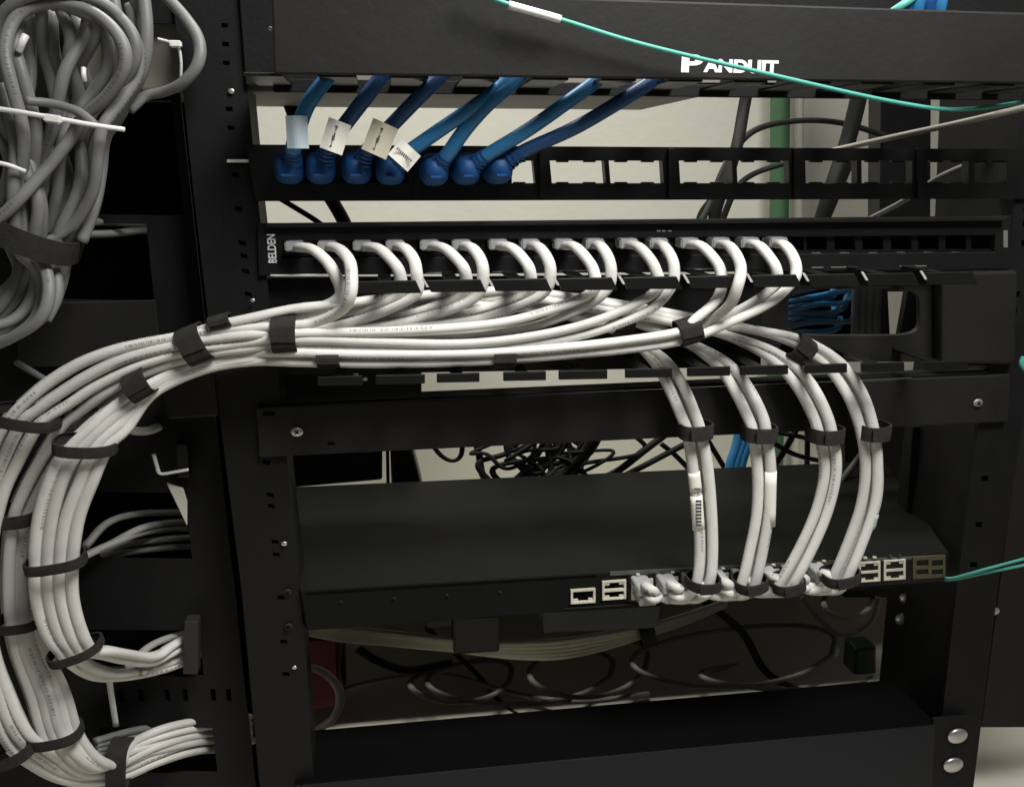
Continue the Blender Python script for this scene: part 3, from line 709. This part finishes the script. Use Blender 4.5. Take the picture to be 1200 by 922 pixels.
# ---------------------------------------------------------------- straps
G1 = 'black straps round the white cables'
band('hook_and_loop_strap', 229, 403, -.046, 22, 20, 14, .013, label='wide black strap on the trunk where it crosses the left rail', group=G1)
band('hook_and_loop_strap', 334, 392, -.046, 2, 19, 14, .013, label='grey-worn black strap on the trunk just below the first plugged cables', group=G1)
band('hook_and_loop_strap', 258, 377, -.050, 14, 6, 12, .0055, label='small black strap on the single top cable between the two wide trunk straps', group=G1)
band('hook_and_loop_strap', 806, 388, -.046, 14, 13, 13, .011, label='black strap gathering the cables of the two rightmost plugged pairs', group=G1)
band('hook_and_loop_strap', 385, 421, -.048, 0, 8, 13, .009, label='black strap under the trunk bottom, right of the grey-worn strap', group=G1)
band('hook_and_loop_strap', 590, 419, -.046, 0, 10, 13, .009, label='black strap under the middle of the trunk above the duct fingers', group=G1)
band('hook_and_loop_strap', 729, 382, -.012, -12, 12, 11, .010, label='black strap in shade behind the trunk, left of the two-pair strap', group=G1)
band('hook_and_loop_strap', 936, 408, -.014, -35, 15, 12, .012, label='black strap on the rightmost drop bundle below the oval window', group=G1)
band('hook_and_loop_strap', 165, 450, -.052, 30, 14, 14, .013, label='black strap where the front left bundle leaves the trunk underside', group=G1)
dn = ['leftmost', 'second', 'third', 'rightmost']
for i, (x, y, a) in enumerate(((814, 503, 18), (889, 506, 18), (968, 508, 18), (1022, 504, 17))):
    band('hook_and_loop_strap', x, y, -.031, 90, a, 8.5, .014, label=f'flat black strap on the {dn[i]} drop bundle in front of the blank panel', group=G1)
for i, (x, y, a) in enumerate(((824, 681, 18), (879, 682, 18), (922, 683, 18), (984, 674, 20))):
    band('hook_and_loop_strap', x, y, -.036, 90 + (8 if i else 0), a, 6, .015, label=f'black strap at the lower end of the {dn[i]} drop bundle by the switch ports', group=G1)
band('hook_and_loop_strap', 32, 489, -.044, 78, 36, 6.5, .016, label='black strap on the outer left bundle at the trunk bend', group=G1, overlap=False, tilt=.12)
band('hook_and_loop_strap', 99, 522, -.060, 84, 33, 6.5, .013, label='black strap on the front left bundle near its upper end', group=G1, overlap=False, tilt=.12)
band('hook_and_loop_strap', 98, 470, -.030, 45, 24, 9, .010, label='black strap glimpsed behind the trunk bend above the front left bundle', group=G1, overlap=False, tilt=.12)
band('hook_and_loop_strap', 17, 604, -.024, 88, 23, 7.5, .012, label='black strap on the middle left bundle at its top', group=G1, overlap=False, tilt=.12)
band('hook_and_loop_strap', 22, 728, -.026, 92, 22, 5.5, .012, label='black strap on the middle left bundle halfway down', group=G1, overlap=False, tilt=.12)
band('hook_and_loop_strap', 66, 657, -.058, 97, 32, 6, .013, label='black strap on the front left bundle halfway down', group=G1, overlap=False, tilt=.12)
band('hook_and_loop_strap', 88, 762, -.050, 106, 30, 5, .013, label='black strap on the front left bundle at its lower bend', group=G1, overlap=False, tilt=.12)
band('hook_and_loop_strap', 64, 860, -.034, 97, 30, 6, .013, label='black strap on the middle left bundle near its foot', group=G1, overlap=False, tilt=.12)
band('hook_and_loop_strap', 12, 882, -.042, 108, 27, 6.5, .013, label='black strap on the outer left bundle in the lower left corner', group=G1, overlap=False, tilt=.12)
band('hook_and_loop_strap', 141, 893, -.004, 172, 27, 11, .016, label='broad black strap ring where the lowest bundle enters the cable manager', group=G1, overlap=False)

# ---------------------------------------------------------------- dim cables in the vertical manager's windows
def multi(paths, name, r, m, labels, group, cat='cable', **k):
    for pth, lb in zip(paths, labels): cable(name, pth, r, m, lb, cat, group, **k)
multi([[(100, 640, .03), (125, 613, .05), (160, 602, .07), (215, 600, .12), (260, 600, .14)],
       [(92, 655, .01), (130, 637, .04), (170, 617, .06), (215, 611, .12), (260, 612, .14)],
       [(96, 652, .02), (140, 633, .04), (175, 622, .07), (215, 619, .12), (260, 620, .14)],
       [(120, 650, .05), (150, 637, .07), (215, 630, .10), (260, 628, .14)],
       [(125, 652, .06), (160, 645, .08), (215, 640, .10), (260, 640, .14)]],
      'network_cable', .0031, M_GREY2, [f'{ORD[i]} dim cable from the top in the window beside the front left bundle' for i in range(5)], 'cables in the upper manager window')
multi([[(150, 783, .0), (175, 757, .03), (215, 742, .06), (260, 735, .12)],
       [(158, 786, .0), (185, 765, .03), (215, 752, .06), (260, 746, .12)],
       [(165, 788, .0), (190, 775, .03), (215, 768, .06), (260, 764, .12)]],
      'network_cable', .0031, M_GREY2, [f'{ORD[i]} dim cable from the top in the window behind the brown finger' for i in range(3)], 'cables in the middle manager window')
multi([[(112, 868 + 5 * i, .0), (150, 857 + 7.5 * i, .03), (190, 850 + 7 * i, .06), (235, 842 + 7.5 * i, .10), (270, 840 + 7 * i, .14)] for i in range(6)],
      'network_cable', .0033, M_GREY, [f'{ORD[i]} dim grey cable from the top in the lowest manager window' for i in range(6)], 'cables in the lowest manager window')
multi([[(60, 282, .02), (95, 264, .03), (120, 260, .05), (165, 263, .10), (220, 266, .14)],
       [(60, 290, .02), (90, 276, .03), (130, 274, .05), (170, 270, .10), (220, 270, .14)]],
      'network_cable', .0033, M_GREY, ['upper of two dim grey cables right of the coil strap', 'lower of two dim grey cables right of the coil strap'], 'cables beside the grey coil')
cable('network_cable', [(120, 478, .0), (150, 502, .02), (172, 505, .03), (186, 500, .04)], .0036, M_WHITE2, 'short dim cable end tucked below the finger block', 'cable')
cable('cable_tie', [(123, 786, -.01), (127, 790, -.004), (130, 812, .01), (136, 850, .02)], .0016, M_NYLON, 'long white nylon tie hanging straight down from the lower left cables', 'cable tie', kx=1.7)
cable('network_cable', [(20, 425, .02), (32, 432, .01), (50, 443, .0), (62, 449, -.01)], .0024, M_GREY, 'thin grey cable end sticking out above the trunk bend', 'cable')

# ================================================================ GREY COIL AT THE TOP LEFT
RG = .0039
coils = [
 [(-20, 402), (10, 396), (45, 375), (58, 345), (52, 312), (30, 285), (24, 220), (28, 160), (12, 95), (5, 55), (20, 18), (60, 3), (108, 14), (142, 45), (146, 80), (125, 112), (98, 138), (78, 168), (48, 205), (18, 238), (-10, 265)],
 [(-20, 386), (15, 376), (38, 350), (44, 318), (40, 285), (44, 235), (28, 190), (22, 140), (6, 90), (-4, 40), (15, 5), (60, -10), (120, 5), (158, 45), (162, 85), (142, 120), (120, 150), (114, 190), (108, 230), (80, 268), (40, 290)],
 [(95, 285), (112, 240), (118, 200), (124, 160), (148, 120), (168, 80), (172, 35), (168, -15)],
 [(150, 128), (170, 112), (192, 108), (215, 98), (231, 75), (232, 48), (217, 20), (190, -8)],
 [(48, 8), (50, 55), (62, 95), (68, 130), (58, 165), (66, 200), (60, 245), (48, 285)],
 [(105, 14), (98, 45), (78, 82), (68, 115), (60, 155), (46, 200), (30, 245), (10, 290)],
 [(33, 15), (36, 60), (34, 100), (26, 140), (22, 180), (14, 215), (2, 250), (-15, 275)],
 [(70, 10), (84, 42), (80, 75), (92, 108), (88, 145), (96, 185), (92, 225), (68, 275), (60, 330), (40, 372), (-5, 395)],
 [(-10, 75), (8, 120), (26, 165), (40, 205), (48, 245), (46, 290), (30, 330), (5, 365), (-20, 375)],
 [(60, 6), (95, 14), (122, 42), (126, 78), (112, 105), (86, 138), (70, 180), (66, 225), (56, 275)],
 [(132, -10), (138, 30), (150, 70), (150, 100), (134, 130), (112, 165), (100, 210), (78, 262)],
 [(-10, 150), (12, 185), (8, 220), (-2, 245), (10, 285), (22, 320), (0, 345), (-20, 352)],
 [(30, 118), (60, 122), (92, 132), (112, 148)],
 [(152, 5), (160, 50), (152, 95), (128, 140), (106, 175), (102, 235), (84, 280)],
 [(14, 60), (22, 100), (40, 140), (44, 175), (36, 210), (40, 250), (56, 290)],
]
coils += [[(x + 13, y - 7) for x, y in coils[0][4:18]], [(x - 9, y + 5) for x, y in coils[0][:9]], [(x + 11, y + 2) for x, y in coils[5]], [(x + 13, y) for x, y in coils[7]],
 [(x - 12, y + 3) for x, y in coils[8]], [(x + 10, y - 3) for x, y in coils[13]], [(x - 10, y) for x, y in coils[2]], [(x + 12, y + 6) for x, y in coils[4]], [(x + 9, y) for x, y in coils[0][2:7]]]
cy_ = [-.055, -.045, -.025, -.02, -.022, -.035, -.02, -.03, -.04, -.028, -.015, -.03, -.062, -.010, -.012, -.040, -.048, -.026, -.012, -.030, .0, -.014, -.008, -.046]
cl = ['thick grey cable making the frontmost round loop at top left', 'grey cable looping just outside the frontmost round loop', 'grey cable rising straight up right of the round loops',
      'lone grey cable bowing far right beside the cover end', 'grey cable running down the middle of the coil', 'grey cable crossing the loop slanting down to the left',
      'grey cable running down the left inside of the loop', 'grey cable weaving down right of the coil middle and under the strap', 'grey cable crossing behind the nylon tie at the far left',
      'grey cable forming the smallest inner loop of the coil', 'grey cable entering at the top edge between loop and straight run', 'grey cable zigzagging down the left picture edge',
      'short grey cable end lying just above the long nylon tie', 'rearmost grey cable on the right flank of the coil', 'rearmost grey cable inside the round loop',
      'grey cable hugging the frontmost loop on its upper right', 'grey cable of the lower turn beneath the coil strap at the left edge', 'grey cable slanting just right of the one crossing the loop', 'grey cable weaving at the right flank down to the strap',
      'grey cable at the extreme left edge behind the loops', 'grey cable on the outer right flank of the coil above the strap', 'grey cable rising left of the straight upright run', 'dim grey cable deep in the coil middle', 'grey cable in the lower turn just right under the strap']
for pth, Y, lb in zip(coils, cy_, cl):
    n = len(pth)
    cable('coiled_cable', [(x, y, Y + .008 * math.sin(j * 1.1 + Y * 300)) for j, (x, y) in enumerate(pth)], RG * (.8 if 'short' in lb else 1), M_GREY, lb, 'cable', 'grey coiled cables at the top left', jit=1.2, kx=1.2)
band('hook_and_loop_strap', 43, 279, -.032, 66, 44, 14, .032, label='broad black strap squeezing the grey cable coil', overlap=False)
zt = cable('cable_tie', [(-15, 126, -.07), (20, 131, -.072), (60, 138, -.073), (105, 146, -.070), (146, 152, -.06)], .0017, M_NYLON, 'long white nylon tie stretched across the grey coil', 'cable tie', 'white nylon ties', kx=1.0)
bm = bmesh.new(); c = P(62, 139.5, -.074); add_box(bm, c, .0115, .006, .0058, Matrix.Rotation(R(8), 3, 'Y')); bmesh.ops.bevel(bm, geom=bm.edges[:], offset=.0012, segments=2, affect='EDGES'); mesh_obj('tie_head', bm, M_NYLON, zt)
z2_ = cable('cable_tie', [(185, 46, -.02), (197, 49, -.022), (208, 53, -.024), (212, 70, -.022), (212, 92, -.018)], .0011, M_NYLON, 'small white nylon tie with long tail by the far right grey cable', 'cable tie', 'white nylon ties', kx=1.0)
bm = bmesh.new(); add_box(bm, P(206, 52, -.026), .0085, .005, .005); bmesh.ops.bevel(bm, geom=bm.edges[:], offset=.001, segments=2, affect='EDGES'); mesh_obj('tie_head', bm, M_NYLON, z2_)
cable('cable_tie', [(-10, 190, -.065), (8, 193, -.066), (30, 201, -.06)], .0015, M_NYLON, 'short white nylon tie at the left edge below the long one', 'cable tie', 'white nylon ties', kx=1.0)
cable('cable_tie', [(22, 60, -.05), (26, 50, -.052), (30, 42, -.05)], .0026, M_NYLON, 'stubby nylon tie end inside the round loop, upper left', 'cable tie', 'white nylon ties', kx=1.0)
cable('cable_tie', [(98, 80, -.045), (98, 88, -.047), (99, 95, -.045)], .0018, M_NYLON, 'stubby nylon tie end inside the round loop, lower right', 'cable tie', 'white nylon ties', kx=1.0)

# ================================================================ BLUE PATCH CABLES
bl = [
 [(340, 199), (343, 176), (350, 150), (362, 120), (386, 88), (400, 60)],
 [(376, 199), (385, 172), (405, 145), (428, 115), (450, 86), (465, 60)],
 [(418, 199), (432, 174), (458, 148), (492, 113), (518, 88), (535, 62)],
 [(457, 200), (474, 182), (512, 155), (556, 125), (592, 98), (615, 65)],
 [(508, 201), (524, 182), (545, 152), (572, 122), (606, 92), (625, 62)],
 [(545, 200), (572, 181), (618, 153), (662, 122), (702, 92), (725, 62)],
 [(582, 199), (614, 177), (670, 152), (722, 122), (768, 92), (790, 65)],
]
btag = [(348, 155, 0, 25, 37, M_FILM), (393, 160, -20, 27, 36, M_PAPER), (445, 163, -24, 31, 38, mat('beige_label_paper', (.52, .48, .38), .7)), (474, 182, -42, 30, 24, M_PAPER)]
blb = ['shiny wrapped film tag', 'white paper flag tag', 'beige paper flag tag', 'bright white slanted flag tag', None, None, None]
for i, pth in enumerate(bl):
    ys = [-.030, -.040, -.046, -.050, -.046, -.044, -.04]
    lb = f'blue patch cable with a {blb[i]}, {ORD[i]} from the left' if blb[i] else f'untagged blue patch cable, {["leftmost", "middle", "rightmost"][i - 4]} of the three untagged ones'
    o = cable('patch_cable', [(x, y, ys[j]) for j, (x, y) in enumerate(pth)], .0052, M_BLUE if i in (0, 3, 4, 5) else mat('navy_cable_jacket_%s' % 'abcdefg'[i], (.016, .07, .20), .4, scale=25, var=.15), lb, 'cable', 'blue patch cables in the keystone panel', kx=1.2)
    x, y = pth[0]; c = P(x, y - 2, -.012); s = scale_at(c)
    # rounded boot facing the room, a collar and the latch
    bm = bmesh.new()
    mt = Matrix.Translation(c) @ Matrix.Rotation(R(90), 4, 'X')
    rings = [(.030, 15, 14), (.012, 16, 16), (.004, 17, 18), (-.006, 17.5, 18.5), (-.016, 16, 17), (-.024, 12.5, 13), (-.029, 7.5, 8)]
    vr = []
    for (yy, a, b_) in rings:
        r_ = []
        for k in range(24):
            t = 2 * math.pi * k / 24; ct, st = math.cos(t), math.sin(t); e = 2 / 2.8
            r_.append(bm.verts.new(c + Vector((a * s * math.copysign(abs(ct) ** e, ct), yy + .0, b_ * s * math.copysign(abs(st) ** e, st)))))
        vr.append(r_)
    for a, b_ in zip(vr, vr[1:]):
        for k in range(24): bm.faces.new((a[k], a[(k + 1) % 24], b_[(k + 1) % 24], b_[k]))
    bm.faces.new(vr[0]); bm.faces.new(vr[-1])
    bo = mesh_obj('boot', bm, M_BLUEB, o, smooth=True)
    bm = bmesh.new(); add_box(bm, c + Vector((0, -.0265, -8 * s)), 12 * s, .010, 3 * s); bmesh.ops.bevel(bm, geom=bm.edges[:], offset=.0005, segments=1, affect='EDGES')
    mesh_obj('latch', bm, M_BLUEB, bo)
    pa, pb = P(pth[0][0], pth[0][1], ys[0]), P(pth[1][0], pth[1][1], ys[1]); bm = bmesh.new()
    ax_ = (pb - pa).normalized()
    for j in range(4):
        q0 = pa.lerp(pb, .42 + .15 * j); tube_bm([q0 - ax_ * .0010, q0, q0 + ax_ * .0010], .0072 - .0005 * j, sides=14, n=2, kx=1.15, bm=bm)
    mesh_obj('strain_relief', bm, M_BLUEB, bo, smooth=False)
    if i < 4:
        tx, ty, ta, tw, th_, tm_ = btag[i]; c = P(tx, ty, -.056); s = scale_at(c)
        bm = bmesh.new(); rt_ = Matrix.Rotation(R(-ta), 3, 'Y')
        # folded flag: two leaves with a slight curl
        N = 8
        for dd in (0, .0012):
            row = []
            for a in range(N + 1):
                u = a / N - .5
                for b_ in (-.5, .5):
                    v = Vector((u * tw * s, dd + .0018 * math.cos(u * 5) * -1, b_ * th_ * s)); row.append(bm.verts.new(c + rt_ @ v))
            for a in range(N): bm.faces.new((row[2 * a], row[2 * a + 1], row[2 * a + 3], row[2 * a + 2]))
        fl = mesh_obj('tag', bm, tm_, o)
        if i:
            bm = bmesh.new()
            for j in range(9):
                v = Vector(((-.06 + .012 * (j % 2)) * tw * s, -.0022, (-.33 + j * .08) * th_ * s))
                if i == 3: v = Vector(((-.36 + j * .085) * tw * s, -.0022, (.01 * (j % 2)) * th_ * s))
                if i == 3: add_box(bm, c + rt_ @ v, 1.5 * s, .0003, 3.2 * s, rt_)
                else: add_box(bm, c + rt_ @ v, (2.2 + 1.4 * math.sin(j * 5)) * s, .0003, 1.3 * s, rt_)
            mesh_obj('tag_writing', bm, M_INK, fl)

# ================================================================ FIBRE AND LOOSE CABLES, RIGHT SIDE
fb = cable('fibre_cable', [(540, -16, -.10), (600, 7, -.100), (660, 24, -.099), (730, 46, -.098), (800, 64, -.097), (900, 87, -.095), (1000, 110, -.09), (1060, 122, -.08), (1105, 128, -.07), (1150, 127, -.06), (1210, 118, -.04)], .0016, M_TEAL, 'thin teal fibre cable crossing the cover and its lettering', 'cable', kx=1.2)
mesh_obj('sleeve', tube_bm([P(596, 6, -.1005), P(625, 14, -.1), P(657, 23, -.0995)], .0028, kx=1.1), M_NYLON, fb, smooth=True)
f2 = cable('fibre_cable', [(1108, 677, -.006), (1118, 677, -.02), (1150, 668, -.04), (1210, 652, -.06)], .0014, M_TEAL, 'upper strand of the teal fibre pair leaving the switch', 'cable', 'teal fibre pair at the switch')
cable('fibre_cable', [(1108, 679, -.006), (1120, 678.5, -.02), (1155, 671, -.04), (1210, 660, -.06)], .0014, M_TEAL, 'lower strand of the teal fibre pair leaving the switch', 'cable', 'teal fibre pair at the switch')
cable('fibre_cable', [(1200, 418, -.03), (1197, 426, -.03), (1204, 436, -.03)], .002, M_TEAL, 'bit of teal cable showing at the right picture edge', 'cable')
cable('loose_cable', [(960, 180, .15), (1010, 169, .10), (1060, 158, .05), (1130, 143, .02), (1210, 124, -.02)], .0028, mat('warm_grey_jacket', (.32, .30, .26), .5), 'grey cable crossing the white wall strip at upper right', 'cable')
cable('loose_cable', [(1020, 256, .20), (1060, 235, .15), (1100, 208, .10), (1150, 186, .05), (1210, 154, .02)], .0026, M_GREY, 'dim grey cable slanting through the keystone panel right end', 'cable')
cable('blue_cable', [(1040, 18, -.05), (1060, 5, -.055), (1080, -10, -.05)], .003, M_TEAL, 'pale blue-green cable tip above the cover', 'cable')
for k in range(4):
    cable('patch_cable', [(1058 + 13 * k, 30, -.045), (1062 + 13 * k, 8, -.05), (1070 + 12 * k, -12, -.05), (1085 + 12 * k, -40, -.04)], .0042, M_BLUE if k % 2 else M_BLUEB, f'{ORD[k]} blue cable from the left peeping over the cover at top right', 'cable', 'blue cables above the cover')

# ---------------------------------------------------------------- behind the rack
gp = tag(mesh_obj('drain_pipe', tube_bm([P(916, -80, .60), P(914, 150, .60), P(912, 330, .60), P(905, 640, .60)], .0135, sides=16, kx=1.1), M_GREEN, smooth=True), 'green painted pipe running down the wall behind the rack', 'pipe')
wp = tag(mesh_obj('conduit', tube_bm([P(937, -80, .61), P(936, 150, .61), P(935, 330, .61), P(930, 640, .61)], .007, sides=12, kx=1.1), M_WALLM, smooth=True), 'wall-coloured conduit beside the green pipe', 'pipe')
def blk(pts, r, label): return cable('power_cable', pts, r, M_CBLK, label, 'cable', 'black cables behind the rack')
blk([(885, 60, .28), (872, 125, .28), (864, 170, .26), (850, 215, .25), (838, 250, .25), (830, 300, .25)], .0055, 'straight black cable behind the keystone panel, left of the green pipe')
blk([(820, 262, .24), (833, 238, .26), (850, 195, .28), (880, 155, .30), (930, 142, .32), (985, 144, .33), (1040, 160, .33)], .0035, 'black cable arching over in front of the green pipe')
blk([(845, 262, .28), (862, 222, .28), (885, 203, .3), (925, 190, .3)], .0032, 'thin black cable curving up behind the keystone openings')
blk([(1012, 80, .26), (1005, 120, .26), (992, 170, .26), (975, 220, .25), (962, 262, .25)], .0075, 'thick black cable behind the keystone panel, right of the green pipe')
blk([(1000, 178, .27), (985, 215, .27), (965, 262, .27)], .0045, 'black cable close beside the thick one right of the pipe')
blk([(330, 100, .2), (340, 120, .2), (350, 150, .2), (352, 180, .2)], .006, 'short black cable behind the leftmost blue cable')
blk([(380, 222, .2), (392, 240, .2), (404, 262, .2), (415, 290, .2)], .0055, 'short thick black cable below the keystone panel left end')
blk([(320, 228, .15), (345, 243, .15), (375, 262, .15), (400, 285, .15)], .0024, 'thin black cable slanting below the first blue plugs')
blk([(835, 232, .3), (820, 255, .3), (815, 300, .3)], .0035, 'thin black cable under the keystone panel centre')
blk([(500, 510, .35), (515, 532, .35), (530, 540, .35), (541, 532, .35), (541, 505, .35)], .0026, 'small black cable hoop under the blank panel')
blk([(552, 500, .34), (561, 530, .34), (566, 558, .34), (582, 571, .34), (600, 565, .33), (625, 540, .33), (645, 505, .33)], .0036, 'black cable drooping into the dark tangle')
rnd = random.Random(3)
tang = ['left', 'middle', 'right']
for k in range(14):
    a = rnd.uniform(570, 700); b_ = rnd.uniform(575, 690); y1 = rnd.uniform(538, 578)
    pth = [(a, 500, .33), (a + rnd.uniform(-20, 10), 525, .32), ((a + b_) / 2 + rnd.uniform(-15, 15), y1 - 12, .31), (b_, y1, .30), (b_ + rnd.uniform(-25, 45), y1 - rnd.uniform(0, 30), .31), (b_ + rnd.uniform(-45, 80), 530, .32), (b_ + rnd.uniform(-20, 55), 500, .33)]
    cable('power_cable', pth, rnd.uniform(.0018, .0036), M_CBLK, 'one of the black cables knotted in the dark tangle above the switch', 'cable', 'black cables tangled above the switch')
blk([(650, 500, .30), (690, 505, .30), (640, 545, .28), (590, 578, .27)][:1] + [(700, 508, .30), (680, 540, .3), (655, 560, .3), (620, 572, .3)], .0048, 'black cable leaving the tangle to the upper right')
blk([(785, 505, .33), (752, 530, .32), (722, 553, .32), (688, 567, .32), (660, 580, .31)], .0045, 'black cable sloping down left between tangle and first drop bundle')
blk([(820, 512, .34), (790, 527, .34), (750, 548, .33), (715, 565, .33), (690, 572, .33)], .004, 'second black cable sloping beside it nearer the first drop bundle')
blk([(775, 520, .34), (790, 532, .34), (808, 550, .34), (822, 562, .34)], .003, 'thin black cable crossing behind the first drop bundle')
blk([(825, 508, .34), (838, 530, .34), (852, 552, .34), (868, 568, .34)], .003, 'thin black cable between the first and second drop bundles')
blk([(935, 500, .34), (925, 518, .34), (915, 535, .34), (905, 548, .34)], .0035, 'short black cable between the second and third drop bundles')
blk([(895, 505, .34), (930, 510, .34), (965, 518, .34), (1000, 522, .34)], .0032, 'upper level black cable behind the third drop bundle')
blk([(905, 518, .34), (930, 532, .34), (962, 540, .34), (1000, 545, .34)], .0032, 'lower level black cable behind the third drop bundle')
blk([(946, 500, .35), (946, 530, .35), (945, 570, .35)], .003, 'upright black cable left of the third drop bundle')
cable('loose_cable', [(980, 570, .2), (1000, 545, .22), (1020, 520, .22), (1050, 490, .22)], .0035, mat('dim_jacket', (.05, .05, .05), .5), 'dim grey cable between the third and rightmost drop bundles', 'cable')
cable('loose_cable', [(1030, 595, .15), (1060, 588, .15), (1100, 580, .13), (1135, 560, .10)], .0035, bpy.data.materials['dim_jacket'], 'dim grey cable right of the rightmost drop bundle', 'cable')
for k in range(3):
    cable('patch_cable', [(868 + 7 * k, 495, .33), (864 + 6 * k, 520, .32), (856 + 6 * k, 545, .31), (852 + 6 * k, 575, .30)], .0055, M_BLUE, ['left', 'middle', 'right'][k] + ' strand of the blue cables behind the second drop bundle', 'cable', 'blue cables behind the second drop bundle')
for k in range(8):
    y = 342 + k * 6.5
    cable('patch_cable', [(912, y + 8, .12), (935, y + 3 * math.sin(k), .10), (962, y - 6 + k * .8 + 3 * math.sin(k * 1.9), .10 + .006 * (k % 3)), (985 + 9 * math.sin(k * 2.3), y - 10 + 2 * k * .5, .12), (990 + 14 * math.sin(k * 2.3), y - 18 + 5 * math.cos(k), .16)], .0028, M_BLUE if k % 2 else mat('steel_blue_jacket_%s' % 'abcdefgh'[k], (.06, .14, .24), .4), f'{ORD[k]} blue cable from the top seen through the oval window', 'cable', 'blue cables inside the oval window')
for k in range(4):
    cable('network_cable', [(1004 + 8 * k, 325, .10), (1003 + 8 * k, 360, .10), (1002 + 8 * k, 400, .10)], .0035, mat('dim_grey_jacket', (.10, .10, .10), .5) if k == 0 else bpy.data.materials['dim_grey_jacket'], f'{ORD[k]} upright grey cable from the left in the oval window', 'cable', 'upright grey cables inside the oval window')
ib = tag(slab('inner_bracket', [(1016, 330), (1040, 330), (1044, 410), (1016, 410)], .16, .01, M_BLACK), 'black bracket edge inside the oval window', 'bracket')
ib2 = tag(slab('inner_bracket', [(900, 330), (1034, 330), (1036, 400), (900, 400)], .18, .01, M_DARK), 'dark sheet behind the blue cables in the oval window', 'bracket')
ib3 = tag(slab('inner_bracket', [(1066, 330), (1100, 330), (1100, 410), (1052, 410)], .16, .01, M_BLACK), 'black bracket right of the pale gap in the oval window', 'bracket')
tag(slab('rear_cable_tray', rect(318, 430, 494, 476), .12, .05, M_BLACK), 'black rear tray below the trunk at the left', 'tray')
rr_ = tag(slab('rear_cable_box', [(300, 325), (890, 325), (890, 424), (492, 436), (300, 440)][:2] + [(890, 430), (300, 440)], .10, .01, M_BLACK), 'black rear sheet behind the finger duct', 'panel')

# ---------------------------------------------------------------- under the switch
CR = mat('cream_cable_jacket', (.34, .33, .24), .5, var=.1)
for k in range(5):
    cable('network_cable', [(360, 730 + 3 * k, .20), (400, 736 + 3.2 * k, .14), (460, 742 + 3 * k, .09), (530, 750 + 2.6 * k, .05), (590, 754 + 3.5 * k, .05), (650, 752 + 4.5 * k, .06), (700, 745 + 4 * k, .08), (750, 736 + 2.5 * k, .10), (800, 722 + 2 * k, .14), (850, 705 + k, .2)], .0032, CR, f'{ORD[k]} cream cable from the top under the switch, held by the clamp', 'cable', 'cream cables under the switch')
band('hook_and_loop_strap', 757, 742, .10, 12, 12, 9, .014, label='dark strap on the cream cables under the switch ports', overlap=False)
cable('loose_cable', [(350, 780, .15), (375, 785, .15), (393, 800, .15), (399, 818, .15), (392, 840, .15), (372, 855, .16)], .004, mat('pinkish_jacket', (.40, .33, .32), .5), 'pale pinkish cable hoop at the left rail under the switch', 'cable')
rbx = bmesh.new(); grid_bm([(335, 742), (402, 742), (405, 828), (340, 842)], .28, .06, (), rbx)
bmesh.ops.bevel(rbx, geom=rbx.edges[:], offset=.010, segments=3, affect='EDGES')
tag(mesh_obj('red_bag', rbx, M_RED, smooth=False), 'dark red plastic bag standing behind the left rail below the switch', 'bag')
LD = mat('dusty_cable_jacket', (.19, .175, .15), .6, var=.2)
lps = [('wide dusty cable hoop on the floor under the clamp', (610, 800, 110, 40)), ('dusty cable hoop on the floor below the cream cables', (690, 790, 70, 42)),
       ('tall dusty cable hoop under the switch right side', (860, 775, 120, 45)), ('small dusty cable coil near the right rail', (995, 710, 30, 26)), ('low dusty cable hoop left of the clamp', (540, 805, 60, 30)), ('flat dusty cable hoop at the back right', (930, 795, 110, 24))]
for lb, (x, y, a, b_) in lps:
    pts = [(x + a * math.cos(t * math.pi / 6 + .3), y - 8 + b_ * .8 * math.sin(t * math.pi / 6) + 4 * math.sin(t), .31 - .07 * math.sin(t * math.pi / 6)) for t in range(13)]
    cable('loose_cable', pts, .0032, LD, lb, 'cable', 'dusty cables under the switch')
cable('loose_cable', [(360, 825, .3), (430, 800, .32), (520, 790, .34), (600, 812, .3), (680, 822, .26), (760, 812, .28)], .0035, LD, 'dusty cable trailing along the floor behind the base unit', 'cable', 'dusty cables under the switch')
cable('loose_cable', [(500, 735, .3), (560, 790, .34), (600, 835, .28), (660, 845, .22)], .003, M_CBLK, 'black lead hanging straight to the floor beneath the clamp', 'cable')
cable('loose_cable', [(940, 700, .25), (965, 730, .25), (990, 745, .25), (1020, 730, .25), (1030, 700, .25)], .003, LD, 'small hanging dusty loop beneath the right-hand ports', 'cable', 'dusty cables under the switch')
cable('loose_cable', [(820, 700, .3), (870, 740, .32), (900, 790, .3), (960, 815, .26), (1010, 805, .2)], .0045, M_CBLK, 'black lead hanging down right of the under-switch bracket', 'cable')
blk([(420, 760, .2), (445, 775, .2), (480, 785, .2), (530, 775, .2)], .005, 'black cable sagging left of the clamp under the switch')
tag(mesh_obj('green_plug', grid_bm([(1002, 760), (1028, 757), (1028, 790), (1000, 792)], .2, .03), M_GREENPCB, bevel=.004), 'faded green plug in the dark by the right rail', 'connector')
slab('cross_rail', [(345, 866), (1060, 806), (1060, 860), (345, 930)], .26, .02, M_BLACK, rack)
